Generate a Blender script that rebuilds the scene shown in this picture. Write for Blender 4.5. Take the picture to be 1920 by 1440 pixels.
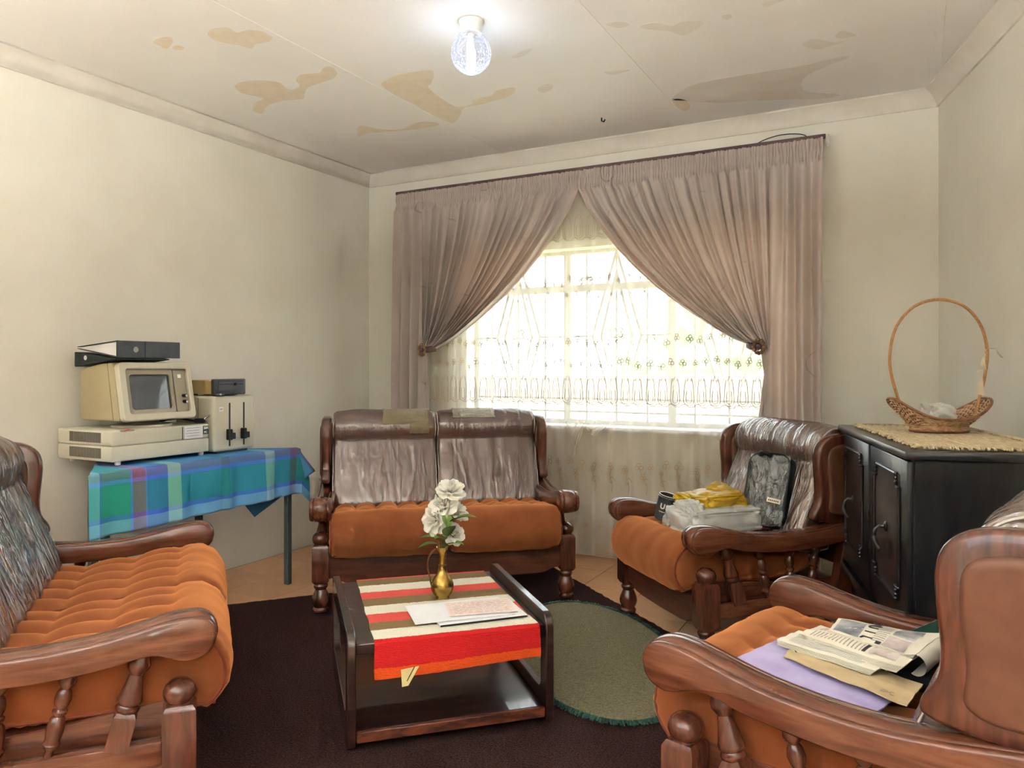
import bpy, bmesh, math, random
from mathutils import Vector, Matrix, noise
from math import sin, cos, pi, sqrt, radians, atan2

for o in list(bpy.data.objects):
    bpy.data.objects.remove(o, do_unlink=True)
random.seed(7)
SC = bpy.context.scene
COL = SC.collection

# ------------------------------------------------------------------ camera
cam_d = bpy.data.cameras.new('camera')
cam = bpy.data.objects.new('camera', cam_d)
COL.objects.link(cam)
cam.location = (3.619, -4.481, 1.2)
cam.rotation_euler = (pi/2, 0, radians(28.167))
cam_d.sensor_width = 36
cam_d.lens = 36*1410/1920
cam_d.shift_y = -30/1920
cam_d.clip_start = .02
SC.camera = cam

# ------------------------------------------------------------------ sky, daylight and exposure
W = bpy.data.worlds.new('overcast_sky')
SC.world = W
W.use_nodes = True
bg = W.node_tree.nodes['Background']
bg.inputs['Color'].default_value = (.86, .93, 1.0, 1)
bg.inputs['Strength'].default_value = 4.2

VS = SC.view_settings
VS.view_transform = 'Standard'
VS.look = 'None'
VS.gamma = 1
VS.use_curve_mapping = False
VS.exposure = 0.7
LAMP_E = 55.0

sun_d = bpy.data.lights.new('sun', 'SUN')
sun_d.energy = 84
sun_d.angle = radians(.6)
sun_d.color = (1, .98, .96)
sun = bpy.data.objects.new('sun', sun_d)
COL.objects.link(sun)
sun.rotation_euler = Vector((.5, .1, -.86)).to_track_quat('-Z', 'Y').to_euler()   # high sun; lights the paving added behind the camera, which bounces fill inside
SC.cycles.max_bounces = 6
SC.cycles.diffuse_bounces = 4
SC.cycles.glossy_bounces = 3
SC.cycles.transparent_max_bounces = 16
SC.cycles.use_adaptive_sampling = True
SC.cycles.adaptive_threshold = .12
SC.cycles.caustics_reflective = False
SC.cycles.caustics_refractive = False
SC.cycles.sample_clamp_indirect = 20

# ------------------------------------------------------------------ room numbers (metres; x along the window wall, y towards it)
ZC = 2.64                      # ceiling
XB = 3.728                     # window wall length
YR = -5.5                      # wall behind the camera
SLOPE = .26                    # right wall opens outwards
XR = XB - SLOPE*YR
WX0, WX1, WZ0, WZ1 = .86, 3.0, .83, 1.985     # window opening
RX0, RX1, RZ0, RZ1 = .7, 4.9, .95, 2.45       # window added behind the camera for fill light

def portal(loc, rot, sx, sy):
    l = bpy.data.lights.new('daylight_portal', 'AREA')
    l.shape = 'RECTANGLE'; l.size = sx; l.size_y = sy
    l.cycles.is_portal = True
    o = bpy.data.objects.new('daylight_portal', l); COL.objects.link(o)
    o.location = loc; o.rotation_euler = rot
portal(((WX0+WX1)/2, .21, (WZ0+WZ1)/2), (-pi/2, 0, 0), WX1-WX0, WZ1-WZ0)
portal(((RX0+RX1)/2, YR-.21, (RZ0+RZ1)/2), (pi/2, 0, 0), RX1-RX0, RZ1-RZ0)

# ------------------------------------------------------------------ helpers
def S(r, g=None, b=None):
    """sRGB 0-255 -> linear rgba"""
    if g is None: r, g, b = r
    f = lambda c: (c/255/12.92) if c/255 <= .04045 else ((c/255+.055)/1.055)**2.4
    return (f(r), f(g), f(b), 1)

def empty(name, loc=(0,0,0), rz=0, parent=None):
    o = bpy.data.objects.new(name, None)
    o.empty_display_size = .1
    COL.objects.link(o); o.location = loc; o.rotation_euler = (0,0,rz)
    if parent: o.parent = parent
    return o

def tag(o, label=None, cat=None, group=None, kind=None):
    if label: o['label'] = label
    if cat: o['category'] = cat
    if group: o['group'] = group
    if kind: o['kind'] = kind
    return o

def catmull(pts, n, closed=False):
    """smooth a polyline with n points per segment"""
    out = []; m = len(pts)
    seg = m if closed else m-1
    for i in range(seg):
        g = lambda k: pts[k % m] if closed else pts[min(max(k,0),m-1)]
        p0,p1,p2,p3 = g(i-1),g(i),g(i+1),g(i+2)
        for j in range(n):
            t = j/n
            out.append(tuple(.5*((2*b)+(-a+c)*t+(2*a-5*b+4*c-d)*t*t+(-a+3*b-3*c+d)*t**3) for a,b,c,d in zip(p0,p1,p2,p3)))
    if not closed: out.append(tuple(pts[-1]))
    return out

def lerp_tab(tab, x):
    if x <= tab[0][0]: return tab[0][1]
    for (a,va),(b,vb) in zip(tab, tab[1:]):
        if x <= b: return va+(vb-va)*(x-a)/(b-a)
    return tab[-1][1]

def loop_normals(loop):
    n = len(loop); area = 0
    for i in range(n):
        a,b = loop[i],loop[(i+1)%n]; area += a[0]*b[1]-b[0]*a[1]
    sg = 1 if area > 0 else -1
    out = []
    for i in range(n):
        a,b = loop[i-1],loop[(i+1)%n]
        tx,ty = b[0]-a[0],b[1]-a[1]; l = sqrt(tx*tx+ty*ty) or 1
        out.append((sg*ty/l, -sg*tx/l))
    return out

class MB:
    """collects geometry for ONE mesh object"""
    def __init__(s): s.V=[]; s.F=[]; s.uv=None
    def add(s, V, F, M=None):
        k = len(s.V)
        s.V += [tuple(M @ Vector(v)) for v in V] if M else [tuple(v) for v in V]
        s.F += [tuple(i+k for i in f) for f in F]
        return s
    def box(s, c, d, bev=0, seg=2, M=None, R=None):
        bm = bmesh.new(); bmesh.ops.create_cube(bm, size=1)
        for v in bm.verts: v.co = Vector((v.co.x*d[0], v.co.y*d[1], v.co.z*d[2]))
        if bev: bmesh.ops.bevel(bm, geom=bm.edges[:], offset=bev, segments=seg, profile=.5, affect='EDGES')
        T = Matrix.Translation(c) @ (R.to_4x4() if R else Matrix.Identity(4))
        if M: T = M @ T
        bm.verts.index_update()
        s.add([v.co[:] for v in bm.verts], [[v.index for v in f.verts] for f in bm.faces], T)
        bm.free(); return s
    def lathe(s, prof, seg=20, M=None):
        V=[];F=[]
        n=len(prof)
        for r,z in prof:
            for j in range(seg):
                a=2*pi*j/seg; V.append((r*cos(a),r*sin(a),z))
        for i in range(n-1):
            for j in range(seg):
                k=(j+1)%seg; F.append((i*seg+j,i*seg+k,(i+1)*seg+k,(i+1)*seg+j))
        if prof[0][0] > 1e-6: F.append(tuple(range(seg))[::-1])
        if prof[-1][0] > 1e-6: F.append(tuple((n-1)*seg+j for j in range(seg)))
        return s.add(V,F,M)
    def tube(s, pts, r, seg=8, closed=False, M=None, flat=None):
        pts=[Vector(p) for p in pts]; n=len(pts); V=[];F=[]
        up=None
        for i,p in enumerate(pts):
            a = pts[(i-1)%n] if (closed or i>0) else p
            b = pts[(i+1)%n] if (closed or i<n-1) else p
            t=(b-a); t = t.normalized() if t.length>1e-9 else Vector((0,0,1))
            if up is None: up = Vector((0,0,1)) if abs(t.z)<.9 else Vector((1,0,0))
            x=t.cross(up)
            if x.length<1e-6: x=t.cross(Vector((1,0,0)))
            x.normalize(); y=x.cross(t).normalized(); up=y
            rr=r[i] if isinstance(r,(list,tuple)) else r
            for j in range(seg):
                an=2*pi*j/seg
                V.append(p+x*(rr*cos(an))+y*(rr*sin(an)*(flat or 1)))
        for i in range(n if closed else n-1):
            k=(i+1)%n
            for j in range(seg):
                l=(j+1)%seg; F.append((i*seg+j,i*seg+l,k*seg+l,k*seg+j))
        if not closed:
            F.append(tuple(range(seg))[::-1]); F.append(tuple((n-1)*seg+j for j in range(seg)))
        return s.add(V,F,M)
    def layers(s, loop, lay, to3, M=None):
        """stack of offset copies of a 2-D loop: lay = [(height, offset), ...]"""
        N=loop_normals(loop); n=len(loop); V=[];F=[]
        for h,off in lay:
            for (a,b),(na,nb) in zip(loop,N): V.append(to3(a+na*off,b+nb*off,h))
        for i in range(len(lay)-1):
            for j in range(n):
                k=(j+1)%n; F.append((i*n+j,i*n+k,(i+1)*n+k,(i+1)*n+j))
        F.append(tuple(range(n))[::-1]); F.append(tuple((len(lay)-1)*n+j for j in range(n)))
        return s.add(V,F,M)
    def grid(s, fn, nu, nv, cu=False, M=None):
        """fn(i/nu, j/nv) -> point"""
        V=[];F=[]; w = nu if cu else nu+1
        for j in range(nv+1):
            for i in range(w): V.append(fn(i/nu,j/nv))
        for j in range(nv):
            for i in range(nu):
                k=(i+1)%w if cu else i+1
                F.append((j*w+i,j*w+k,(j+1)*w+k,(j+1)*w+i))
        return s.add(V,F,M)
    def build(s, name, mat, parent=None, smooth=True, angle=40, recalc=True, uv=None):
        me=bpy.data.meshes.new(name)
        me.from_pydata(s.V,[],s.F)
        if recalc:
            bm=bmesh.new(); bm.from_mesh(me); bmesh.ops.recalc_face_normals(bm,faces=bm.faces[:]); bm.to_mesh(me); bm.free()
        if uv:
            l=me.uv_layers.new(name='UVMap')
            for lp in me.loops: l.data[lp.index].uv=uv[lp.vertex_index]
        if smooth:
            me.polygons.foreach_set('use_smooth',[True]*len(me.polygons))
            try: me.set_sharp_from_angle(angle=radians(angle))
            except Exception: pass
        if mat: me.materials.append(mat)
        me.update()
        o=bpy.data.objects.new(name,me); COL.objects.link(o)
        if parent: o.parent=parent
        return o

def copy_tree(o, parent=None):
    c=o.copy(); COL.objects.link(c); c.parent=parent
    for ch in o.children: copy_tree(ch,c)
    return c

def align(p, q):
    """matrix that takes +z from the origin to the segment p->q"""
    p=Vector(p);q=Vector(q); d=(q-p).normalized()
    return Matrix.Translation(p) @ d.to_track_quat('Z','Y').to_matrix().to_4x4()

def text_mesh(s, size, mat, parent, M, name='lettering', ext=.0006, align_x='CENTER', bold=0.0, sx=1.0):
    cu=bpy.data.curves.new('t','FONT'); cu.body=s; cu.size=size; cu.extrude=ext; cu.align_x=align_x; cu.align_y='CENTER'; cu.offset=bold
    cu.resolution_u=3
    t=bpy.data.objects.new('t',cu); COL.objects.link(t)
    bpy.context.view_layer.update()
    me=bpy.data.meshes.new_from_object(t.evaluated_get(bpy.context.evaluated_depsgraph_get()))
    bpy.data.objects.remove(t,do_unlink=True); bpy.data.curves.remove(cu)
    me.transform(M @ Matrix.Diagonal((sx,1,1,1))); me.materials.clear(); me.materials.append(mat); me.name=name
    o=bpy.data.objects.new(name,me); COL.objects.link(o); o.parent=parent
    return o

# ------------------------------------------------------------------ materials
def new_mat(name):
    m=bpy.data.materials.new(name); m.use_nodes=True
    nt=m.node_tree; return m, nt, nt.nodes['Principled BSDF']
def N(nt, t, **kw):
    n=nt.nodes.new(t)
    for k,v in kw.items():
        if k in n.inputs: n.inputs[k].default_value=v
        else: setattr(n,k,v)
    return n
def coords(nt, scale=(1,1,1), kind='Object', rot=(0,0,0)):
    tc=N(nt,'ShaderNodeTexCoord'); mp=N(nt,'ShaderNodeMapping')
    mp.inputs['Scale'].default_value=scale; mp.inputs['Rotation'].default_value=rot
    nt.links.new(tc.outputs[kind],mp.inputs['Vector']); return mp.outputs['Vector']
def ramp(nt, fac, stops, interp='LINEAR'):
    r=N(nt,'ShaderNodeValToRGB'); cr=r.color_ramp; cr.interpolation=interp
    while len(cr.elements)>1: cr.elements.remove(cr.elements[-1])
    cr.elements[0].position=stops[0][0]; cr.elements[0].color=stops[0][1]
    for p,c in stops[1:]:
        e=cr.elements.new(p); e.color=c
    nt.links.new(fac,r.inputs['Fac']); return r.outputs['Color']
def bump(nt, h, strength, dist=.01, target=None):
    b=N(nt,'ShaderNodeBump'); b.inputs['Strength'].default_value=strength; b.inputs['Distance'].default_value=dist
    nt.links.new(h,b.inputs['Height'])
    if target: nt.links.new(b.outputs['Normal'],target.inputs['Normal'])
    return b.outputs['Normal']
def noise_tex(nt, vec, scale, detail=4, rough=.55, dist=0):
    n=N(nt,'ShaderNodeTexNoise'); n.inputs['Scale'].default_value=scale; n.inputs['Detail'].default_value=detail
    n.inputs['Roughness'].default_value=rough; n.inputs['Distortion'].default_value=dist
    nt.links.new(vec,n.inputs['Vector']); return n.outputs['Fac']

def surf(name, c1, c2=None, rough=.5, scale=6, stretch=(1,1,1), bmp=0, bscale=None, bdist=.01, detail=3, dist=0,
         metal=0, coat=0, sheen=0, sheen_tint=None, spec=None, lo=.35, hi=.65, random_val=0, translucent=0):
    """noise between two colours, bump, gloss: the everyday material"""
    m,nt,p=new_mat(name)
    c2=c2 or c1
    v=coords(nt,stretch)
    f=noise_tex(nt,v,scale,detail,.55,dist)
    col=ramp(nt,f,[(lo,c1),(hi,c2)])
    if random_val:
        oi=N(nt,'ShaderNodeObjectInfo'); hs=N(nt,'ShaderNodeHueSaturation')
        mr=N(nt,'ShaderNodeMapRange'); mr.inputs['To Min'].default_value=1-random_val; mr.inputs['To Max'].default_value=1+random_val
        nt.links.new(oi.outputs['Random'],mr.inputs['Value']); nt.links.new(mr.outputs['Result'],hs.inputs['Value'])
        nt.links.new(col,hs.inputs['Color']); col=hs.outputs['Color']
    nt.links.new(col,p.inputs['Base Color'])
    p.inputs['Roughness'].default_value=rough; p.inputs['Metallic'].default_value=metal
    p.inputs['Coat Weight'].default_value=coat; p.inputs['Coat Roughness'].default_value=.06
    p.inputs['Sheen Weight'].default_value=sheen
    if sheen_tint: p.inputs['Sheen Tint'].default_value=sheen_tint
    if spec is not None: p.inputs['Specular IOR Level'].default_value=spec
    if bmp:
        f2=noise_tex(nt,v,bscale or scale*3,2,.6)
        bump(nt,f2,bmp,bdist,p)
    if translucent:
        out=nt.nodes['Material Output']; tr=N(nt,'ShaderNodeBsdfTranslucent'); mx=N(nt,'ShaderNodeMixShader')
        nt.links.new(col,tr.inputs['Color']); mx.inputs[0].default_value=translucent
        nt.links.new(p.outputs[0],mx.inputs[1]); nt.links.new(tr.outputs[0],mx.inputs[2]); nt.links.new(mx.outputs[0],out.inputs['Surface'])
    return m

def film(name, tint, haze, gloss_rough=.08, lo=.09, streak=(3,3,14), haze_col=(.8,.78,.76,1), bstr=.9, bscale=5, clear=1.0):
    """thin clear plastic: transparent, a little milky, with shiny creases"""
    m,nt,p=new_mat(name); nt.nodes.remove(p); out=nt.nodes['Material Output']
    tr=N(nt,'ShaderNodeBsdfTransparent'); tr.inputs['Color'].default_value=tint
    di=N(nt,'ShaderNodeBsdfDiffuse'); di.inputs['Color'].default_value=haze_col
    gl=N(nt,'ShaderNodeBsdfGlossy'); gl.inputs['Roughness'].default_value=gloss_rough
    v=coords(nt,streak); f=noise_tex(nt,v,bscale,3,.6,.6)
    nrm=bump(nt,f,bstr,.03)
    nt.links.new(nrm,gl.inputs['Normal'])
    lw=N(nt,'ShaderNodeLayerWeight'); lw.inputs['Blend'].default_value=.35; nt.links.new(nrm,lw.inputs['Normal'])
    mr=N(nt,'ShaderNodeMapRange'); mr.inputs['To Min'].default_value=lo; mr.inputs['To Max'].default_value=.95
    nt.links.new(lw.outputs['Fresnel'],mr.inputs['Value'])
    m1=N(nt,'ShaderNodeMixShader'); m1.inputs[0].default_value=haze
    nt.links.new(tr.outputs[0],m1.inputs[1]); nt.links.new(di.outputs[0],m1.inputs[2])
    m2=N(nt,'ShaderNodeMixShader'); nt.links.new(mr.outputs['Result'],m2.inputs[0])
    nt.links.new(m1.outputs[0],m2.inputs[1]); nt.links.new(gl.outputs[0],m2.inputs[2]); nt.links.new(m2.outputs[0],out.inputs['Surface'])
    return m

def pane_mat(name):
    m,nt,p=new_mat(name); nt.nodes.remove(p); out=nt.nodes['Material Output']
    tr=N(nt,'ShaderNodeBsdfTransparent'); tr.inputs['Color'].default_value=(.95,.97,.97,1)
    gl=N(nt,'ShaderNodeBsdfGlossy'); gl.inputs['Roughness'].default_value=.02
    mx=N(nt,'ShaderNodeMixShader'); mx.inputs[0].default_value=.06
    nt.links.new(tr.outputs[0],mx.inputs[1]); nt.links.new(gl.outputs[0],mx.inputs[2]); nt.links.new(mx.outputs[0],out.inputs['Surface'])
    return m

def glow(name, col, strength):
    m,nt,p=new_mat(name)
    p.inputs['Base Color'].default_value=(1,1,1,1); p.inputs['Emission Color'].default_value=col; p.inputs['Emission Strength'].default_value=strength
    return m

wall_m = surf('cream_wall_paint', S(231,226,214), S(237,233,223), .7, 2.2, bmp=.12, bscale=60, bdist=.004)
ceil_m = surf('ceiling_paint', S(235,231,225), S(240,237,232), .75, 1.5, bmp=.05, bscale=40, bdist=.003)
cornice_m = surf('cornice_paint', S(222,215,205), S(230,224,215), .6, 6, bmp=.05, bscale=40)
bare_m = surf('bare_board', S(226,211,188), S(232,219,199), .8, 14, bmp=.05)
bare2_m = surf('water_stain', S(225,218,207), S(230,224,215), .8, 9, bmp=.03)
tile_m = surf('terracotta_tile', S(216,158,112), S(226,172,128), .28, 7, bmp=.05, bscale=30, random_val=.06)
grout_m = surf('grout', S(120,88,66), S(140,106,80), .9, 30)
wood_m = surf('varnished_imbuia', S(80,42,31), S(108,61,45), .28, 5, (1.2,9,9), .02, 30, .004, dist=.5, coat=.45)
woody_m = surf('varnished_imbuia_lengthwise', S(90,49,35), S(122,73,52), .24, 5, (9,1.2,9), .02, 30, .004, dist=.5, coat=.5)
woodz_m = surf('varnished_imbuia_upright', S(78,41,31), S(104,59,44), .24, 5, (9,9,1.4), .02, 30, .004, dist=.5, coat=.5)
velvet_m = surf('rust_velvet', S(134,74,43), S(148,86,52), .9, 9, bmp=.15, bscale=160, bdist=.002, sheen=1.0, sheen_tint=S(255,168,106), spec=.15)
leather_m = surf('brown_upholstery', S(98,62,46), S(112,74,56), .45, 12, bmp=.12, bscale=120, bdist=.002)
piping_m = surf('dark_piping', S(120,52,30), S(132,60,36), .7, 20)
film_m = film('clear_plastic_film', (.84,.80,.80,1), .30, .1, .09, (7,3,1.2), S(150,138,142), .5, 3)
film2_m = film('loose_plastic_film', (.90,.87,.86,1), .22, .06, .15, haze_col=S(196,186,182), streak=(9,2,1.2), bstr=1.0, bscale=3.2)
seam_m = surf('film_seam', S(190,175,165), S(210,198,188), .35, 20)
tape_m = film('packing_tape', (.78,.68,.5,1), .6, .2, .09, (8,8,8), S(178,160,122), .8, 12)
tablewood_m = surf('worn_dark_wood', S(32,18,19), S(58,34,30), .3, 4, (2,10,10), .06, 22, .004, dist=.5, coat=.9)
tableedge_m = surf('worn_wood_edge', S(60,28,20), S(122,62,40), .45, 8, (2,6,6), .2, 22, .004, dist=.5)
cab_m = surf('black_stained_cabinet', S(20,22,28), S(38,36,40), .33, 4, (6,6,1.2), .05, 20, .004, coat=.35)
cabdoor_m = surf('black_brown_door_panel', S(36,30,34), S(58,46,48), .33, 4, (6,6,1.2), .05, 20, .004, coat=.35)
pewter_m = surf('dark_pewter', S(70,66,66), S(110,104,100), .38, 30, metal=.9)
beige_m = surf('computer_beige', S(205,199,180), S(212,206,188), .45, 5, bmp=.08, bscale=180, bdist=.001)
beige2_m = surf('aged_beige_metal', S(182,168,132), S(190,176,140), .5, 5, bmp=.06, bscale=150, bdist=.001)
brownbeige_m = surf('yellowed_metal', S(182,154,98), S(190,164,108), .5, 6)
bezel_m = surf('bezel_grey', S(160,152,134), S(168,160,142), .45, 6)
black_m = surf('black_plastic', S(26,28,32), S(34,36,40), .4, 8)
dgrey_m = surf('charcoal_plastic', S(66,70,76), S(76,80,86), .42, 8)
slot_m = surf('dark_slot', S(52,46,38), S(60,54,44), .8, 8)
crt_m = surf('picture_tube_glass', S(86,92,102), S(92,98,108), .1, 2, coat=.8)
white_m = surf('white_plastic', S(236,236,232), S(242,242,238), .4, 8)
badge_m = surf('dark_green_badge', S(34,58,64), S(40,66,70), .5, 8)
red_m = surf('red_key', S(206,50,46), S(216,60,54), .4, 8)
binder_m = surf('binder_charcoal', S(62,68,76), S(74,80,88), .55, 20, bmp=.1, bscale=120, bdist=.001)
binder2_m = surf('binder_navy', S(18,34,44), S(26,42,52), .5, 20, bmp=.1, bscale=120, bdist=.001)
paper_m = surf('white_paper', S(230,230,234), S(238,238,242), .8, 8)
cream_paper_m = surf('cream_paper', S(226,216,196), S(234,226,208), .8, 8)
steel_m = surf('grey_painted_steel', S(86,98,100), S(98,110,112), .45, 10)
chrome_m = surf('bright_metal', S(200,200,205), S(215,215,220), .2, 10, metal=1)
brass_m = surf('aged_brass', S(150,118,58), S(188,156,84), .26, 18, metal=.95, bmp=.08, bscale=60)
brass2_m = surf('dark_brass', S(112,74,54), S(140,96,66), .35, 18, metal=.85)
petal_m = surf('cloth_petal', S(238,234,222), S(246,243,234), .8, 30, translucent=.25, bmp=.1, bscale=120, bdist=.002)
leaf_m = surf('cloth_leaf', S(84,116,52), S(132,158,76), .6, 16, translucent=.2)
stem_m = surf('green_stem', S(74,98,52), S(92,118,62), .6, 20)
carpet_m = surf('dark_brown_pile', S(58,39,39), S(92,66,64), .98, 160, bmp=.9, bscale=420, bdist=.01, spec=.03, sheen=0)
olive_m = surf('olive_pile', S(122,115,84), S(164,154,120), .95, 150, bmp=.9, bscale=420, bdist=.01, spec=.05, sheen=.15)
fringe_m = surf('green_fringe', S(18,66,56), S(30,88,74), .9, 60, sheen=.2)
curtain_m = None
rail_m = surf('rail_brown', S(92,68,72), S(104,80,82), .5, 8)
cane_m = surf('cane', S(172,120,76), S(196,146,98), .45, 20, (6,6,6), .1, 60)
cane2_m = surf('woven_cane', S(184,138,104), S(222,184,148), .55, 60, bmp=.2, bscale=90)
canedark_m = surf('dark_cane_rim', S(120,78,52), S(150,104,72), .55, 40, bmp=.2, bscale=90)
mat_m = surf('raffia_mat', S(190,168,132), S(222,204,170), .85, 10, (2,30,2), .3, 40)
tissue_m = surf('tissue', S(232,230,226), S(240,238,234), .85, 20, translucent=.3)
ribbon_m = surf('old_ribbon', S(204,188,160), S(222,208,184), .6, 20)
frame_m = surf('window_steel_paint', S(196,192,186), S(206,202,196), .5, 8)
bar_m = surf('burglar_bar_paint', S(184,180,174), S(194,190,184), .5, 8)
sill_m = surf('sill_paint', S(226,222,214), S(234,230,224), .5, 6)
reveal_m = surf('reveal_lit_yellow', S(226,214,160), S(232,222,172), .7, 6)  # yellow glow of the lit lintel is put into this colour
brick_m = surf('broken_brick', S(150,112,84), S(176,140,108), .9, 20, bmp=.3)
pane_m = pane_mat('window_glass')
mug_m = surf('black_neoprene', S(62,66,72), S(72,76,82), .6, 20)
stitch_m = surf('pale_stitch', S(220,216,208), S(230,226,218), .6, 20)
pack_m = surf('black_nylon', S(14,24,32), S(24,36,46), .6, 20, bmp=.2, bscale=90, bdist=.002)
packfilm_m = film('bag_film', (.72,.75,.77,1), .34, .14, .1, (5,5,2), S(150,156,160), 1.0, 6)
wbag_m = surf('white_carrier_bag', S(222,221,220), S(236,235,234), .35, 14, bmp=.5, bscale=26, bdist=.01, translucent=.25)
ybag_m = surf('yellow_carrier_bag', S(222,176,40), S(240,202,60), .3, 12, bmp=.6, bscale=22, bdist=.012, translucent=.3, coat=.3)
pink_m = surf('red_box_under_film', S(190,60,76), S(200,74,88), .35, 12)
lilac_m = surf('lilac_plastic_envelope', S(182,172,226), S(196,188,234), .22, 8, bmp=.35, bscale=14, bdist=.006, coat=.4)
manila_m = surf('manila_paper', S(196,172,132), S(206,184,146), .75, 10, bmp=.1, bscale=18)
ink_m = surf('print_ink', S(60,60,64), S(86,86,90), .8, 60)
photo_m = surf('newsprint_photo', S(120,124,132), S(196,196,200), .8, 18, detail=8)
photo2_m = surf('newsprint_photo_warm', S(150,132,128), S(222,208,204), .8, 16, detail=8)
news_m = surf('newsprint', S(226,220,204), S(234,229,214), .85, 8)
green_m = surf('green_cover', S(30,66,56), S(40,80,68), .5, 10)
tag_m = surf('cream_tag', S(222,204,140), S(230,214,154), .7, 10)
# ------------------------------------------------------------------ room shell
def wall_with_hole(name, mat, xs, zs, y0, y1):
    """wall between y0 and y1 with one rectangular opening"""
    V=[];F=[]
    idx=lambda i,k,s: (s*4+i)*4+k
    for s in (0,1):
        for i in range(4):
            for k in range(4): V.append((xs[i], (y0,y1)[s], zs[k]))
    for s in (0,1):
        for i in range(3):
            for k in range(3):
                if i==1 and k==1: continue
                F.append((idx(i,k,s),idx(i+1,k,s),idx(i+1,k+1,s),idx(i,k+1,s)))
    for i in range(3):
        F.append((idx(i,0,0),idx(i+1,0,0),idx(i+1,0,1),idx(i,0,1))); F.append((idx(i,3,0),idx(i+1,3,0),idx(i+1,3,1),idx(i,3,1)))
        F.append((idx(0,i,0),idx(0,i+1,0),idx(0,i+1,1),idx(0,i,1))); F.append((idx(3,i,0),idx(3,i+1,0),idx(3,i+1,1),idx(3,i,1)))
    for a,b in (((1,1),(2,1)),((2,1),(2,2)),((2,2),(1,2)),((1,2),(1,1))):
        F.append((idx(*a,0),idx(*b,0),idx(*b,1),idx(*a,1)))
    m=MB(); m.add(V,F); return tag(m.build(name,mat,smooth=False),kind='structure')

wall_with_hole('wall_back', wall_m, (-.2,WX0,WX1,XB+.3), (-.05,WZ0,WZ1,ZC+.06), 0, .22)
wall_with_hole('wall_front', wall_m, (-.2,RX0,RX1,XR+.3), (-.05,RZ0,RZ1,ZC+.06), YR, YR-.22)
m=MB(); m.box((-.1,YR/2,ZC/2),(.2,-YR+.1,ZC+.12)); tag(m.build('wall_left',wall_m,smooth=False),kind='structure')
m=MB(); m.layers([(XB,0),(XR,YR),(XR+.2,YR),(XB+.2,.0)],[(-.05,0),(ZC+.06,0)],lambda a,b,h:(a,b,h)); tag(m.build('wall_right',wall_m,smooth=False),kind='structure')

# floor: screed plus every tile that the room holds
floor=MB().add([(0,0,-.06),(XB,0,-.06),(XR,YR,-.06),(0,YR,-.06),(0,0,-.0035),(XB,0,-.0035),(XR,YR,-.0035),(0,YR,-.0035)],
   [(3,2,1,0),(4,5,6,7),(0,1,5,4),(1,2,6,5),(2,3,7,6),(3,0,4,7)]).build('floor',grout_m,smooth=False)
tag(floor,kind='structure')
def clip(poly, a, b, c):
    out=[]
    for i in range(len(poly)):
        p,q=poly[i],poly[(i+1)%len(poly)]
        dp=a*p[0]+b*p[1]+c; dq=a*q[0]+b*q[1]+c
        if dp>=0: out.append(p)
        if (dp>=0)!=(dq>=0):
            t=dp/(dp-dq); out.append((p[0]+(q[0]-p[0])*t,p[1]+(q[1]-p[1])*t))
    return out
TS=.332
def tile_mesh(poly):
    mb=MB(); mb.layers(poly,[(-.006,0),(-.0012,0),(0,-.0022)],lambda a,b,h:(a,b,h))
    me=bpy.data.meshes.new('tile'); me.from_pydata(mb.V,[],mb.F)
    bm=bmesh.new(); bm.from_mesh(me); bmesh.ops.recalc_face_normals(bm,faces=bm.faces[:]); bm.to_mesh(me); bm.free()
    me.materials.append(tile_m); return me
full=None; g=.0018
for i in range(-2,17):
    for j in range(-1,18):
        x0=.345+TS*(i-1); y1=-.312+TS*2-TS*j
        poly=[(x0+g,y1-TS+g),(x0+TS-g,y1-TS+g),(x0+TS-g,y1-g),(x0+g,y1-g)]
        cp=clip(clip(clip(clip(poly,1,0,0),0,-1,0),0,1,-YR),-1,-SLOPE,XB)
        if len(cp)<3: continue
        xs=[p[0] for p in cp]; ys=[p[1] for p in cp]
        if max(xs)-min(xs)<.02 or max(ys)-min(ys)<.02: continue
        whole=len(cp)==4 and abs((max(xs)-min(xs))-(TS-2*g))<1e-6 and abs((max(ys)-min(ys))-(TS-2*g))<1e-6
        if whole:
            if full is None: full=tile_mesh([(0,0),(TS-2*g,0),(TS-2*g,TS-2*g),(0,TS-2*g)])
            o=bpy.data.objects.new('tile',full); o.location=(x0+g,y1-TS+g,0)
        else: o=bpy.data.objects.new('tile',tile_mesh(cp))
        COL.objects.link(o); o.parent=floor

# ceiling boards with cover strips
ceiling=MB().add([(-.1,.1,ZC+.012),(XB+.1,.1,ZC+.012),(XR+.1,YR-.1,ZC+.012),(-.1,YR-.1,ZC+.012),(-.1,.1,ZC+.06),(XB+.1,.1,ZC+.06),(XR+.1,YR-.1,ZC+.06),(-.1,YR-.1,ZC+.06)],
   [(3,2,1,0),(4,5,6,7),(0,1,5,4),(1,2,6,5),(2,3,7,6),(3,0,4,7)]).build('ceiling',ceil_m,smooth=False)
tag(ceiling,kind='structure')
seams=[-.09,1.178,2.442,3.712,4.98,6.2]
for a,b in zip(seams,seams[1:]):
    p=clip(clip([(a+.001,0),(b-.001,0),(b-.001,YR),(a+.001,YR)],1,0,0),-1,-SLOPE,XB)
    if len(p)<3: continue
    mb=MB(); mb.layers(p,[(ZC,-.001),(ZC+.002,0),(ZC+.012,0)],lambda u,v,h:(u,v,h)); mb.build('ceiling_board',ceil_m,ceiling,smooth=False)
for sx in seams[1:4]:
    y0=-.02 if sx<XB-.05 else -.1
    mb=MB(); mb.box((sx,(y0+YR)/2,ZC-.0008),(.034,y0-YR,.0028),.0009,1); mb.build('cover_strip',ceil_m,ceiling,smooth=False)
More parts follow.
